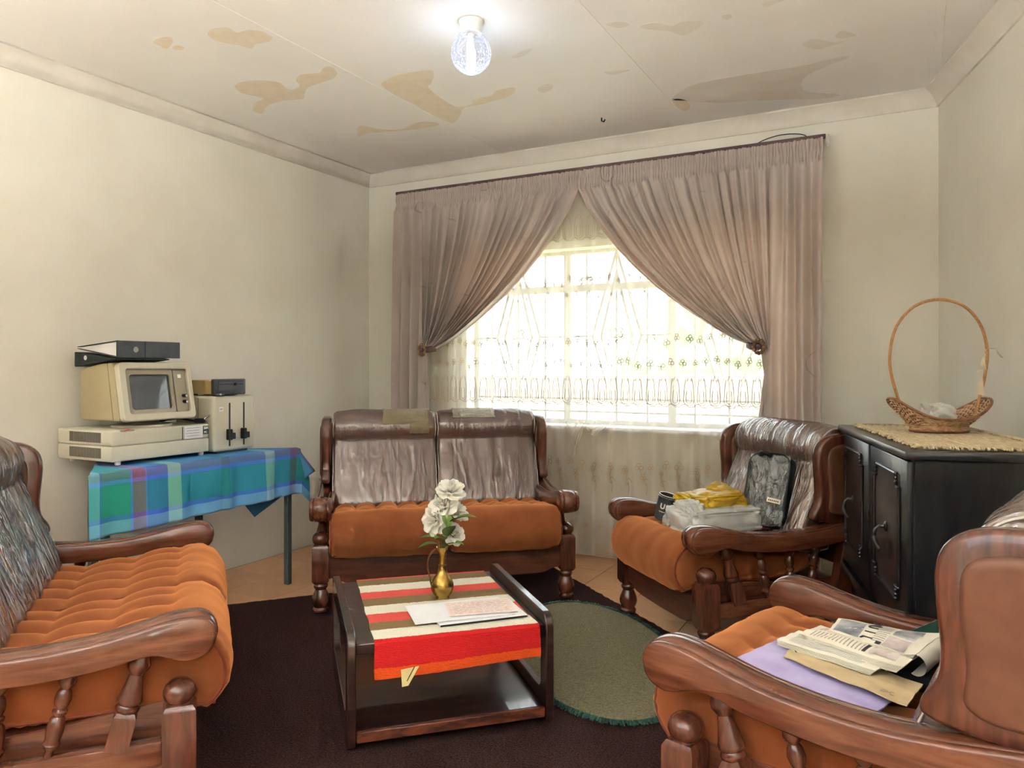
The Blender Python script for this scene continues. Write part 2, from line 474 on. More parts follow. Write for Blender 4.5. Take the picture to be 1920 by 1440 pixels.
# cove cornices: profile (away from wall, below ceiling)
prof=[(0,0),(.074,0),(.074,.008),(.064,.012),(.046,.024),(.028,.044),(.016,.064),(.012,.076),(.012,.086),(0,.086)]
def cornice(name,a,b,n,ma,mb_):
    """a->b along the wall, n points into the room, mitred by ma / mb_ (shift along wall per unit of projection)"""
    t=Vector((b[0]-a[0],b[1]-a[1],0)); t.normalize(); mb=MB(); V=[];F=[]; k=len(prof)
    for p,mi,sg in ((a,ma,1),(b,mb_,-1)):
        for d,h in prof: V.append((p[0]+n[0]*d+t.x*d*mi*sg,p[1]+n[1]*d+t.y*d*mi*sg,ZC-h-.0005))
    for i in range(k): F.append((i,(i+1)%k,k+(i+1)%k,k+i))
    F.append(tuple(range(k))); F.append(tuple(range(k,2*k))[::-1])
    mb.add(V,F); tag(mb.build(name,cornice_m,angle=50),kind='structure')
al=math.atan(SLOPE); nr=(-cos(al),-sin(al))
half=math.tan((pi/2-(pi/2+al))/2+pi/4)
cornice('trim_1',(0,YR),(0,0),(1,0),0,1)
cornice('trim_2',(0,0),(XB,0),(0,-1),1,half)
cornice('trim_3',(XB,0),(XR,YR),nr,half,0)

# flaked and water-marked patches (outlines on the ceiling plane)
def patch(pts, mat, jag=.005, name='flaked_patch'):
    P=catmull(pts,6,True); Q=[]
    for i,(x,y) in enumerate(P):
        v=noise.noise_vector(Vector((x*22,y*22,3.1)))*jag+noise.noise_vector(Vector((x*70,y*70,1.1)))*jag*.4
        Q.append((x+v.x,y+v.y))
    mb=MB(); mb.layers(Q,[(ZC-.0006,0),(ZC+.001,0)],lambda a,b,h:(a,b,h)); return mb.build(name,mat,ceiling,smooth=False)
patch([(0.654, -2.3), (0.718, -2.314), (0.763, -2.296), (0.722, -2.257), (0.647, -2.228), (0.645, -2.26)],bare_m)
patch([(0.686, -2.226), (0.719, -2.227), (0.726, -2.198), (0.691, -2.185), (0.674, -2.207)],bare_m)
patch([(0.93, -2.242), (0.995, -2.265), (1.055, -2.247), (1.056, -2.192), (1.127, -2.183), (1.167, -2.132), (1.148, -2.083), (1.095, -2.063), (1.039, -2.072), (0.981, -2.049), (0.959, -2.105), (0.924, -2.148), (0.909, -2.193)],bare_m)
patch([(0.553, -1.757), (0.623, -1.788), (0.711, -1.765), (0.789, -1.7), (0.765, -1.602), (0.809, -1.59), (0.859, -1.614), (0.892, -1.676), (0.965, -1.715), (1.064, -1.692), (1.127, -1.732), (1.16, -1.714), (1.132, -1.644), (1.076, -1.609), (0.991, -1.592), (0.888, -1.577), (0.797, -1.52), (0.735, -1.465), (0.617, -1.492), (0.478, -1.472), (0.369, -1.398), (0.357, -1.455), (0.462, -1.542), (0.553, -1.562), (0.523, -1.645), (0.516, -1.692)],bare_m)
patch([(1.224, -1.418), (1.292, -1.462), (1.377, -1.487), (1.542, -1.473), (1.549, -1.421), (1.47, -1.327), (1.423, -1.291), (1.393, -1.135), (1.398, -0.97), (1.491, -0.968), (1.535, -1.027), (1.641, -1.025), (1.703, -1.078), (1.803, -1.075), (1.78, -1.016), (1.706, -0.967), (1.636, -0.959), (1.506, -0.936), (1.419, -0.935), (1.313, -0.816), (1.232, -0.752), (1.21, -0.775), (1.2, -0.953), (1.208, -1.143), (1.204, -1.28)],bare_m)
patch([(0.638, -0.902), (0.711, -0.965), (0.744, -0.931), (0.783, -0.853), (0.882, -0.8), (1.011, -0.843), (1.108, -0.846), (1.15, -0.769), (1.044, -0.753), (0.901, -0.772), (0.765, -0.805), (0.662, -0.83), (0.57, -0.807)],bare_m)
patch([(2.478, -1.521), (2.536, -1.518), (2.565, -1.469), (2.515, -1.462)],bare2_m,name='water_mark')
patch([(2.602, -1.441), (2.669, -1.433), (2.718, -1.37), (2.769, -1.388), (2.842, -1.349), (2.8, -1.293), (2.734, -1.264), (2.686, -1.339), (2.61, -1.395)],bare2_m,name='water_mark')
patch([(2.921, -1.36), (2.95, -1.371), (2.96, -1.339), (2.934, -1.321)],bare2_m,name='water_mark')
patch([(3.084, -1.386), (3.132, -1.404), (3.169, -1.389), (3.105, -1.36)],bare2_m,name='water_mark')
patch([(3.175, -0.928), (3.228, -0.952), (3.297, -0.884), (3.345, -0.868), (3.249, -0.835), (3.207, -0.863)],bare2_m,name='water_mark')
patch([(3.314, -0.945), (3.348, -0.982), (3.377, -0.941), (3.396, -0.91), (3.337, -0.903)],bare2_m,name='water_mark')
patch([(1.978, -1.416), (2.049, -1.445), (2.099, -1.45), (2.047, -1.402), (1.981, -1.394)],bare2_m,name='water_mark')
patch([(1.901, -0.993), (1.975, -1.037), (1.989, -0.988), (1.91, -0.933)],bare2_m,name='water_mark')
patch([(2.287, -1.045), (2.355, -1.023), (2.41, -1.008), (2.315, -0.992)],bare2_m,name='water_mark')
patch([(2.54, -0.608), (2.657, -0.683), (2.918, -0.684), (3.137, -0.67), (3.257, -0.687), (3.359, -0.683), (3.249, -0.61), (3.158, -0.541), (3.115, -0.446), (3.129, -0.293), (3.273, -0.173), (3.18, -0.156), (2.925, -0.27), (2.688, -0.35), (2.543, -0.46), (2.473, -0.525)],bare2_m,name='water_mark')
patch([(2.467,-.50),(2.50,-.52),(2.535,-.46),(2.53,-.37),(2.49,-.31),(2.467,-.36)],bare_m,.003)
# dark hook and nail heads under the boards
mb=MB(); mb.tube([(2.03,-.42,ZC+.002),(2.03,-.42,ZC-.018),(2.045,-.425,ZC-.026),(2.055,-.43,ZC-.016)],.004,6); mb.build('ceiling_hook',black_m,ceiling)

# ------------------------------------------------------------------ window in the back wall
win=empty('window_1',((WX0+WX1)/2,0,WZ0)); tag(win,kind='structure')
wl=lambda x:x-(WX0+WX1)/2
wzl=lambda z:z-WZ0
YF=.13                                                    # depth of the frame in the wall
def wbox(name,x0,x1,z0,z1,mat=frame_m,y=YF,d=.03,bev=.003):
    mb=MB(); mb.box((wl((x0+x1)/2),y,wzl((z0+z1)/2)),(x1-x0,d,z1-z0),bev,1); return mb.build(name,mat,win,smooth=False)
fw=.032; TR=1.728
M1,M2=1.575,2.287
wbox('frame_head',WX0,WX1,WZ1-fw,WZ1); wbox('frame_bottom',WX0,WX1,WZ0,WZ0+fw)
for a in (WX0,WX1-fw): wbox('frame_jamb',a,a+fw,WZ0+fw,WZ1-fw)
for a in (M1,M2): wbox('mullion',a-.026,a+.026,WZ0+fw,WZ1-fw)
xs=[WX0+fw,M1-.026,M1+.026,M2-.026,M2+.026,WX1-fw]
for i in (0,2,4):
    wbox('transom',xs[i],xs[i+1],TR-.024,TR+.024)
    for z0,z1 in ((WZ0+fw,TR-.024),(TR+.024,WZ1-fw)): wbox('pane',xs[i]-.004,xs[i+1]+.004,z0-.004,z1+.004,pane_m,YF,.004,0)
# reveals and sill
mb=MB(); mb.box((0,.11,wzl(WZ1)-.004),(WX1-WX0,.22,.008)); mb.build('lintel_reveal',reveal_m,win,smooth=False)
mb=MB(); mb.box((0,.035,-.012),(WX1-WX0+.06,.19,.026),.006); mb.build('window_sill',sill_m,win)
for k,(x,w) in enumerate(((1.655,.05),(1.712,.045),(1.765,.04))):
    mb=MB(); mb.box((wl(x),-.058,-.014),(w,.02,.024),.004,1,R=Matrix.Rotation(.1*(k-1),3,'Z')); mb.build('broken_brick',brick_m,win,smooth=False)
# burglar bars: tall double diamonds, uprights, cross bars and scrolls
YB=.085
def bar(pts,r=.009,name='burglar_bar'):
    mb=MB(); mb.tube([(wl(x),YB,wzl(z)) for x,z in pts],r,6); return mb.build(name,bar_m,win)
def scroll(cx,cz,s=.055):
    for sx in (-1,1):
        for sz in (-1,1):
            pts=[]
            for k in range(15):
                a=k/14*1.55*pi; rr=s*.42*(1-.045*k)
                pts.append((cx+sx*(s*.42-rr*cos(a)+.004), cz+sz*(s*.55+ -rr*sin(a)*-1*.9-.3*s)))
            bar(pts,.0065,'scroll')
zb0,zb1=WZ0+.03,WZ1-.03
zm=(zb0+zb1)/2+.0
for cx in (1.225,1.935,2.645):
    for w,ins in ((.165,0),(.105,.17)):
        bar([(cx,zb1-ins*.8),(cx-w,zm),(cx,zb0+ins*.8),(cx+w,zm),(cx,zb1-ins*.8)])
    bar([(cx,zb0),(cx,zb1)],.007)
    scroll(cx,zm+.02)
for cx in (1.58,2.29):
    bar([(cx,zb0),(cx,zb1)],.007)
for cx in (1.02,1.43,1.73,2.14,2.44,2.85): bar([(cx,zb0),(cx,zb1)],.006)
for x in (1.73,2.44): scroll(x,zb1-.19,.05)
for a,b in ((.88,1.06),(1.39,1.77),(2.10,2.48),(2.81,2.98)): bar([(a,zm),(b,zm)],.007)
for z in (1.0,.915): bar([(WX0+.02,z),(WX1-.02,z)],.007)

# unseen window, added behind the camera to let in fill light
win2=empty('added_fill_window',((RX0+RX1)/2,YR,RZ0)); tag(win2,kind='structure')
def rbox(name,x0,x1,z0,z1,mat=frame_m,d=.03):
    mb=MB(); mb.box(((x0+x1)/2-(RX0+RX1)/2,-.13,(z0+z1)/2-RZ0),(x1-x0,d,z1-z0)); return mb.build(name,mat,win2,smooth=False)
rbox('frame_head',RX0,RX1,RZ1-.04,RZ1); rbox('frame_bottom',RX0,RX1,RZ0,RZ0+.04)
rx=[RX0+(RX1-RX0)*k/3 for k in range(4)]
for x in rx: rbox('mullion',max(RX0,x-.02),min(RX1,x+.02),RZ0+.04,RZ1-.04)
for a,b in zip(rx,rx[1:]): rbox('pane',a+.01,b-.01,RZ0+.03,RZ1-.03,pane_m,.004)

# ------------------------------------------------------------------ outside
lawn_m=surf('dry_lawn',S(124,124,112),S(112,118,100),.95,3,bmp=.3,bscale=80)
yard_m=surf('yard_wall_plaster',S(150,134,120),S(164,146,132),.9,2,bmp=.1)
mb=MB(); mb.box((2,7.2,-.5),(40,14,.2)); tag(mb.build('ground_outside',lawn_m,smooth=False),kind='structure')
bounce_m=surf('added_bounce_paving',S(214,210,202),S(222,218,212),.9,4)
mb=MB(); mb.box((2,YR-7.5,-.25),(40,14.5,.2)); tag(mb.build('ground_outside',bounce_m,smooth=False),kind='structure')  # unseen pale paving, added to bounce sunlight up onto the ceiling
blocker_m=surf('added_dark_blocker',S(44,52,38),S(60,68,50),.9,6)
mb=MB(); mb.box((2,-13,2.2),(36,1,5.2)); tag(mb.build('added_sky_blocker',blocker_m,smooth=False),kind='structure')  # unseen dark hedge, added to keep sky light off the furniture fronts
gw=empty('garden_wall',(2,6.5,-.4)); tag(gw,'plastered garden boundary wall seen through the window','wall')
mb=MB(); mb.box((0,0,.72),(24,.2,1.44),.01,1); mb.build('wall_panel',yard_m,gw,smooth=False)
mb=MB(); mb.box((0,0,1.46),(24.1,.28,.06),.01,1); mb.build('coping',yard_m,gw,smooth=False)
hed_m=surf('distant_tree_leaves',S(110,132,96),S(150,168,130),.9,12,bmp=.6)
def tree(x,y,h,r,label):
    t=empty('tree',(x,y,-.4)); tag(t,label,'tree','trees beyond the garden wall')
    mb=MB(); mb.tube([(0,0,0),(.05,0,h*.3),(0,.05,h*.6)],[.12,.1,.07],8); mb.build('trunk',wood_m,t)
    mb=MB(); bm=bmesh.new(); bmesh.ops.create_icosphere(bm,subdivisions=4,radius=1)
    for v in bm.verts:
        d=1+.35*noise.noise(v.co*2.2+Vector((x,y,0)))+.18*noise.noise(v.co*6)
        v.co=Vector((v.co.x*r*d,v.co.y*r*d,h*.62+v.co.z*h*.36*d))
    bm.verts.index_update(); mb.add([v.co[:] for v in bm.verts],[[v.index for v in f.verts] for f in bm.faces]); bm.free()
    mb.build('crown',hed_m,t)
tree(-.6,11,3.2,1.5,'pale hazy tree behind the left part of the lace curtain')
# ------------------------------------------------------------------ rugs
def carpet():
    e1=Vector((.63,.777)); e2=Vector((.777,-.63))
    a0,a1,b0,b1=-1.25,.78,1.565,4.35
    na,nb=150,200
    def f(u,v):
        p=e1*(a0+(a1-a0)*u)+e2*(b0+(b1-b0)*v)
        if u in(0,1) or v in(0,1):
            w=noise.noise_vector(Vector((p.x*30,p.y*30,0)))*.012; p=p+Vector((w.x,w.y))
            return (p.x,p.y,.001)
        h=.006+.002*noise.noise(Vector((p.x*45,p.y*45,0)))+.001*noise.noise(Vector((p.x*9,p.y*9,4)))
        return (p.x,p.y,h)
    o=MB().grid(f,na,nb).build('carpet',carpet_m); tag(o,'dark brown pile carpet under the coffee table','carpet')
carpet()
def oval_rug():
    c=Vector((2.424,-1.533)); d=Vector((.571,-.821)); n=Vector((.821,.571)); A,B=.645,.335
    o=empty('oval_rug',(c.x,c.y,.0085)); tag(o,'olive green oval rug with dark green fringe','rug')
    def f(u,v):
        a=2*pi*u; r=v; p=d*(A*r*cos(a))+n*(B*r*sin(a))
        h=.011+.003*noise.noise(Vector((p.x*50,p.y*50,2)))
        if v>.985: h=.0
        return (p.x,p.y,h)
    MB().grid(f,120,40,True).build('pile',olive_m,o)
    mb=MB()
    for k in range(420):
        a=2*pi*k/420+random.uniform(-.01,.01); ca,sa=cos(a),sin(a)
        p=d*(A*ca)+n*(B*sa); out=(d*(ca/A)+n*(sa/B)).normalized()
        t=Vector((-out.y,out.x))*random.uniform(-.008,.008); L=random.uniform(.016,.026)
        q=p+out*L+t; z=random.uniform(.012,.02)
        mb.tube([(p.x,p.y,.008),((p+q).x/2,(p+q).y/2,z-.008),(q.x,q.y,.003)],[.0045,.005,.003],5)
    tag(mb.build('fringe',fringe_m,o),kind='stuff')
oval_rug()

# ------------------------------------------------------------------ lounge suite
def resample(loop, n):
    P=[Vector(p) for p in loop]; L=[0]
    for i in range(len(P)): L.append(L[-1]+(P[(i+1)%len(P)]-P[i]).length)
    out=[]
    for k in range(n):
        s=L[-1]*k/n; i=max(j for j in range(len(P)) if L[j]<=s+1e-12)
        t=(s-L[i])/(L[i+1]-L[i]); p=P[i].lerp(P[(i+1)%len(P)],t); out.append((p.x,p.y))
    return out

def pillow(loop, x0, x1, nx, nl, disp=None, r=.03, off0=0, ends=True):
    """closed side profile (y,z) swept in x with rounded ends"""
    L=resample(catmull(loop,8,True),nl); Nn=loop_normals(L); mb=MB()
    xs=[]
    for k in range(5): xs.append(x0+r*(1-cos(pi/2*k/5)))
    for k in range(nx+1): xs.append(x0+r+(x1-x0-2*r)*k/nx)
    for k in range(4,-1,-1): xs.append(x1-r*(1-cos(pi/2*k/5)))
    V=[];F=[]
    for x in xs:
        e=min(x-x0,x1-x); off=off0
        if e<r: off+=-r*(1-sqrt(max(0,1-((r-e)/r)**2)))
        for (y,z),(ny,nz) in zip(L,Nn):
            d=off+(disp(x,y,z,ny,nz) if disp else 0)
            V.append((x,y+ny*d,z+nz*d))
    n=len(L)
    for i in range(len(xs)-1):
        for j in range(n):
            k=(j+1)%n; F.append((i*n+j,i*n+k,(i+1)*n+k,(i+1)*n+j))
    if ends: F.append(tuple(range(n))[::-1]); F.append(tuple((len(xs)-1)*n+j for j in range(n)))
    return mb.add(V,F), L

SEAT=[(-.08,.285),(-.115,.33),(-.122,.39),(-.095,.45),(-.035,.482),(.06,.472),(.22,.448),(.38,.432),(.50,.426),(.54,.395),(.53,.33),(.4,.302),(.2,.298),(0,.29),(-.05,.281)]
BACK=[(.455,.435),(.485,.52),(.535,.64),(.585,.75),(.598,.785),(.583,.81),(.578,.855),(.60,.902),(.65,.93),(.71,.925),(.752,.885),(.755,.8),(.72,.65),(.675,.5),(.645,.42),(.56,.405),(.48,.41)]
WING=[(.512,.548),(.498,.565),(.507,.592),(.528,.625),(.533,.68),(.526,.76),(.524,.82),(.538,.868),(.578,.9),(.64,.912),(.72,.91),(.80,.905),(.815,.86),(.795,.75),(.77,.62),(.755,.535),(.66,.53),(.57,.535)]
ARM_T=[(-.088,.503),(-.083,.53),(-.062,.55),(-.03,.557),(.03,.552),(.1,.536),(.2,.517),(.32,.507),(.44,.508),(.55,.52),(.65,.537),(.73,.548)]
ARM_B=[(.73,.478),(.6,.455),(.45,.44),(.3,.44),(.17,.452),(.1,.466),(.06,.47),(.025,.46),(-.005,.449),(-.035,.447),(-.065,.458),(-.082,.478)]
def sx_map(sgn,cx): return lambda a,b,h:(cx+sgn*h,a,b)

_post=MB()
_post.lathe([(0,0),(.030,0),(.037,.006),(.038,.016),(.031,.026),(.034,.032),(.041,.048),(.043,.062),(.040,.08),(.031,.1),(.026,.112),(.033,.122),(.035,.131),(.030,.14),(.030,.15)],20)
_post.layers([(-.04,-.04),(.04,-.04),(.04,.04),(-.04,.04)],[(.142,-.014),(.158,0),(.316,0),(.33,-.012)],lambda a,b,h:(a,b,h))
_post.lathe([(.031,.326),(.031,.333),(.037,.34),(.0405,.352),(.040,.363),(.0345,.376),(.022,.387),(0,.391)],20)
_thick=MB()
_thick.layers([(-.027,-.027),(.027,-.027),(.027,.027),(-.027,.027)],[(0,0),(.082,0),(.094,-.01)],lambda a,b,h:(a,b,h))
_thick.lathe([(.02,.09),(.028,.096),(.030,.104),(.026,.112),(.030,.117),(.031,.124),(.028,.135),(.021,.165),(.017,.187),(.022,.195),(.0275,.204),(.0285,.214),(.024,.225),(.02,.245)],16)
_thin=MB()
_thin.lathe([(.010,0),(.011,.022),(.018,.03),(.021,.038),(.017,.047),(.019,.055),(.021,.075),(.018,.097),(.012,.105),(.017,.112),(.018,.118),(.013,.124),(.017,.134),(.02,.148),(.017,.163),(.012,.172),(.018,.18),(.021,.19),(.018,.202),(.014,.24)],14)

def make_seat(name, n, hw, mid, th, label, cat, group, film_kind=1, loose=None):
    t=empty(name,(mid[0],mid[1],.0085),th); tag(t,label,cat,group)
    inner=hw-.042
    for s in (-1,1):
        mb=MB(); mb.add(_post.V,_post.F,Matrix.Translation((s*hw,0,0))); mb.build('front_post',woodz_m,t)
        # arm
        loop=catmull(ARM_T,3)+catmull(ARM_B,3)
        mb=MB(); w=.05
        mb.layers(loop,[(-w,-.007),(-w+.003,-.002),(-w+.009,0),(-w+.016,-.0005),(-w+.018,-.004),(-w+.021,-.0005),(-w+.027,.003),(0,.005),(w-.027,.003),(w-.021,-.0005),(w-.018,-.004),(w-.016,-.0005),(w-.009,0),(w-.003,-.002),(w,-.007)],sx_map(1,s*hw))
        mb.build('arm',woody_m,t,angle=50)
        # lower side rail and seat side board
        mb=MB(); mb.box((s*hw,.345,.212),(.036,.61,.064),.006); mb.build('side_rail',woody_m,t)
        mb=MB(); mb.layers([(.02,.2),(.66,.19),(.66,.285),(.35,.29),(.2,.305),(.02,.325)],[(-.012,-.003),(-.009,0),(.009,0),(.012,-.003)],sx_map(1,s*(hw-.056))); mb.build('seat_side_board',woody_m,t)
        # balusters fan out between rail and arm
        mb=MB(); mb.add(_thick.V,_thick.F,align((s*hw,.145,.236),(s*hw,.085,.475))); mb.build('thick_baluster',woodz_m,t)
        for y0,y1 in ((.295,.245),(.405,.395),(.5,.53)):
            mb=MB(); mb.add(_thin.V,_thin.F,align((s*hw,y0,.238),(s*hw,y1,.45))); mb.build('spindle',woodz_m,t)
        # back leg runs up to the wing
        loop=catmull([(.57,0),(.66,0),(.7,.2),(.755,.4),(.79,.55),(.815,.8),(.73,.8),(.69,.55),(.645,.4),(.6,.2)],3,True)
        loop=[(.575,0),(.665,0),(.69,.15),(.735,.35),(.785,.55),(.82,.84),(.74,.84),(.69,.55),(.635,.35),(.595,.15)]
        mb=MB(); mb.layers(loop,[(-.022,-.004),(-.018,0),(.018,0),(.022,-.004)],sx_map(1,s*(hw))); mb.build('back_leg',woodz_m,t)
        # wing: frame of wood round an upholstered panel
        loop=catmull(WING,3,True); w=.026
        mb=MB(); mb.layers(loop,[(-w,-.012),(-w+.006,-.003),(-w+.013,0),(w-.013,0),(w-.006,-.003),(w,-.012)],sx_map(1,s*(hw+.002))); wing=mb.build('wing',woodz_m,t,angle=50)
        inn=catmull([(.572,.60),(.577,.66),(.568,.74),(.566,.81),(.585,.85),(.64,.868),(.72,.87),(.772,.862),(.775,.8),(.757,.7),(.738,.6),(.705,.572),(.63,.568),(.59,.578)],3,True)
        mb=MB(); mb.layers(inn,[(-w-.010,-.022),(-w-.009,-.012),(-w-.006,-.004),(-w+.002,0),(w-.002,0),(w+.006,-.004),(w+.009,-.012),(w+.010,-.022)],sx_map(1,s*(hw+.002))); mb.build('wing_upholstery',leather_m,wing,angle=60)
    # apron with shaped lower edge
    a=hw-.036; bot=[(-a,.165),(-a+.03,.163),(-a+.05,.155),(-a+.08,.14),(-a+.13,.134),(0,.131),(a-.13,.134),(a-.08,.14),(a-.05,.155),(a-.03,.163),(a,.165)]
    mb=MB(); mb.layers(bot+[(a,.315),(-a,.315)],[(-.016,-.003),(-.013,0),(.013,0),(.016,-.003)],lambda p,q,h:(p,h-.004,q)); mb.build('apron',wood_m,t)
    mb=MB(); mb.box((0,.35,.275),(2*hw-.1,.62,.03)); mb.build('seat_base',wood_m,t,smooth=False)
    R=Matrix.Rotation(radians(-13),3,'X')
    mb=MB(); mb.box((0,.755,.59),(2*hw-.045,.022,.52),.004,1,R=R); mb.build('back_panel',wood_m,t)
    # seat cushions, deep buttoned
    cw=2*inner/n
    for c in range(n):
        x0=-inner+c*cw+.002; x1=x0+cw-.004; xm=(x0+x1)/2
        def disp(x,y,z,ny,nz):
            d=0; g=max(0,1-abs(x-xm)/(cw/2))
            d+=.010*min(1,g*3)
            if nz>.3 and y>-.01:
                fy=min(1,(y+.01)/.06); sx=cw/5; sy=.165
                u=abs(sin(pi*(x-x0)/sx)); v=abs(sin(pi*(y-.03)/sy))
                d+=fy*(.034*(u**.5*(.25+.75*v**.5))-.024)*min(1,g*6)
            else:
                d+=.004*noise.noise(Vector((x*14,z*9,y*6)))
                if g<.28: d+=.0035*sin((z+y)*210+3*noise.noise(Vector((x*9,z*20,0))))*(1-g/.28)
            return d
        mb,L=pillow(SEAT,x0,x1,44,96,disp,.035); cu=mb.build('seat_cushion',velvet_m,t,angle=80)
        Nn=loop_normals(L)
        for xe in (x0+.008,x1-.008):
            mb=MB(); mb.tube([(xe,y-ny*.012,z-nz*.012) for (y,z),(ny,nz) in zip(L,Nn)],.0045,6,True); mb.build('piping',piping_m,cu)
        mb=MB(); mb.tube([(x0+.02+(x1-x0-.04)*k/20,-.083,.288+.003*sin(k*.9)) for k in range(21)],.0045,6); mb.build('piping',piping_m,cu)
    # back cushions in clear plastic
    bi=hw-.03; bw=2*bi/n
    for c in range(n):
        x0=-bi+c*bw+.003; x1=x0+bw-.006; xm=(x0+x1)/2
        def disp(x,y,z,ny,nz): 
            g=max(0,1-abs(x-xm)/(bw/2)); return .012*min(1,g*2.5)+.003*noise.noise(Vector((x*8,y*8,z*8)))
        mb,L=pillow(BACK,x0,x1,30,90,disp,.03); bc=mb.build('back_cushion',velvet_m,t,angle=80)
        rr=random.random()*40
        def dispf(x,y,z,ny,nz):
            b=disp(x,y,z,ny,nz)+.0055
            if ny<-.3:
                # creases fan out from the head roll
                fan=(x-xm)*(1.4-1.0*(z-.43)/.5)
                w=noise.noise(Vector((fan*26+rr,z*2.2,rr)))
                A2=1.7 if film_kind==2 else 1; b+=.004*A2*w+.006*A2*max(0,noise.noise(Vector((fan*13+rr,z*1.1,3)))-.15)
                if z<.80: b+=.010*max(0,(z-.5)/.3)*max(0,1-abs(z-.78)/.25)
            return b
        fm={1:film_m,2:film2_m}[film_kind]
        mb,L2=pillow(BACK,x0-.001,x1+.001,70,120,dispf,.028); pc=mb.build('plastic_cover',fm,bc,angle=80)
        Nn=loop_normals(L)
        for xe in (x0+.004,x1-.004):
            pts=[]
            for k,((y,z),(ny,nz)) in enumerate(zip(L,Nn)):
                if ny<.35 or nz>.5:
                    wv=.004*noise.noise(Vector((z*16,xe*3,y*9))); pts.append((xe+wv,y-ny*.004+ny*wv,z-nz*.004+nz*wv))
            # order: loop starts at the front foot and climbs
            mb=MB(); mb.tube(pts,.0032,5); mb.build('film_seam',seam_m,bc)
        if loose: loose(bc,x0,x1,c,disp)
    return t

def tape(bc,x0,x1,c,disp):
    """packing tape stuck along the head roll of the settee by the window"""
    L=resample(catmull(BACK,8,True),240); Nn=loop_normals(L)
    sel=[k for k,(y,z) in enumerate(L) if z>.8 and Nn[k][0]<.45 and y<.70]
    def strip(xa,xb,za,zb,droop=0):
        ks=[k for k in sel if za<=L[k][1]<=zb]
        if len(ks)<3: return
        def f(u,v):
            k=ks[min(len(ks)-1,int(v*(len(ks)-1)+.5))]; (y,z),(ny,nz)=L[k],Nn[k]
            x=xa+(xb-xa)*u+.006*noise.noise(Vector((z*40,u*3,1))); d=.021+.003*noise.noise(Vector((x*60,z*60,0)))
            return (x,y+ny*d,z+nz*d)
        MB().grid(f,24,len(ks)-1).build('packing_tape',tape_m,bc,recalc=False)
    w=x1-x0
    if c==0: strip(x0+w*.48,x0+w*.92,.862,.94); strip(x0+w*.74,x0+w*.93,.815,.87)
    else: strip(x0+w*.16,x0+w*.58,.888,.94)

HW2,HW1=.62,.345
settee=make_seat('settee',2,HW2,(1.538,-1.288),radians(39.2),'rust velvet two-seat settee below the window, backrest taped in plastic','settee','lounge suite settees',1,tape)
settee2=make_seat('settee',2,HW2,(1.469,-2.777),radians(140.2),'rust velvet two-seat settee in the left foreground, beside the computer table','settee','lounge suite settees',2)
chair1=make_seat('armchair',1,HW1,(2.634,-1.215),radians(-44.1),'rust velvet armchair by the curtain, loaded with carrier bags','armchair','lounge suite armchairs',2)
chair2=make_seat('armchair',1,HW1,(3.236,-2.415),radians(-104.7),'rust velvet armchair in the right foreground, strewn with newspapers','armchair','lounge suite armchairs',2)
# ------------------------------------------------------------------ coffee table
tb=empty('coffee_table',(2.065,-2.19,.0085),radians(45)); tag(tb,'low dark wooden coffee table with lower shelf, on the brown carpet','table')
TW,TD,TP=.675,.73,.372
def rrect(a0,a1,b0,b1,r,n=6):
    P=[]
    for cx,cy,s in ((a1-r,b1-r,0),(a0+r,b1-r,1),(a0+r,b0+r,2),(a1-r,b0+r,3)):
        for k in range(n+1):
            an=pi/2*(s+k/n); P.append((cx+r*cos(an),cy+r*sin(an)))
    return P
def frame_panel(outer, inner, h0, h1, to3, bev=.003):
    """ring between two loops of equal length"""
    n=len(outer); V=[];F=[]
    for h,oo in ((h0,bev),(h0+bev,0),(h1-bev,0),(h1,bev)):
        for lp,sg in ((outer,-1),(inner,1)):
            Nn=loop_normals(lp)
            for (a,b),(na,nb) in zip(lp,Nn): V.append(to3(a+na*sg*oo,b+nb*sg*oo,h))
    R=lambda l,s,j:(l*2+s)*n+j%n
    for j in range(n):
        for l in range(3):
            for s in (0,1): F.append((R(l,s,j),R(l,s,j+1),R(l+1,s,j+1),R(l+1,s,j)))
        F.append((R(0,0,j),R(0,0,j+1),R(0,1,j+1),R(0,1,j))); F.append((R(3,0,j),R(3,0,j+1),R(3,1,j+1),R(3,1,j)))
    return MB().add(V,F)
for s in (-1,1):
    out=rrect(-TD/2,TD/2,0,TP,.05); inn=rrect(-TD/2+.062,TD/2-.062,.105,.298,.035)
    frame_panel(out,inn,-.0135,.0135,lambda a,b,h,s=s:(s*(TW/2-.0135)+h,a,b)).build('side_frame',tablewood_m,tb)
MB().box((0,0,.3175),(TW-.056,TD-.03,.033),.003,1).build('table_top',tablewood_m,tb)
MB().box((0,0,.052),(TW-.056,TD-.035,.026),.003,1).build('shelf',tablewood_m,tb)
for s in (-1,1): MB().box((0,s*(TD/2-.012),.048),(TW-.058,.016,.034),.003,1).build('shelf_lipping',tableedge_m,tb)

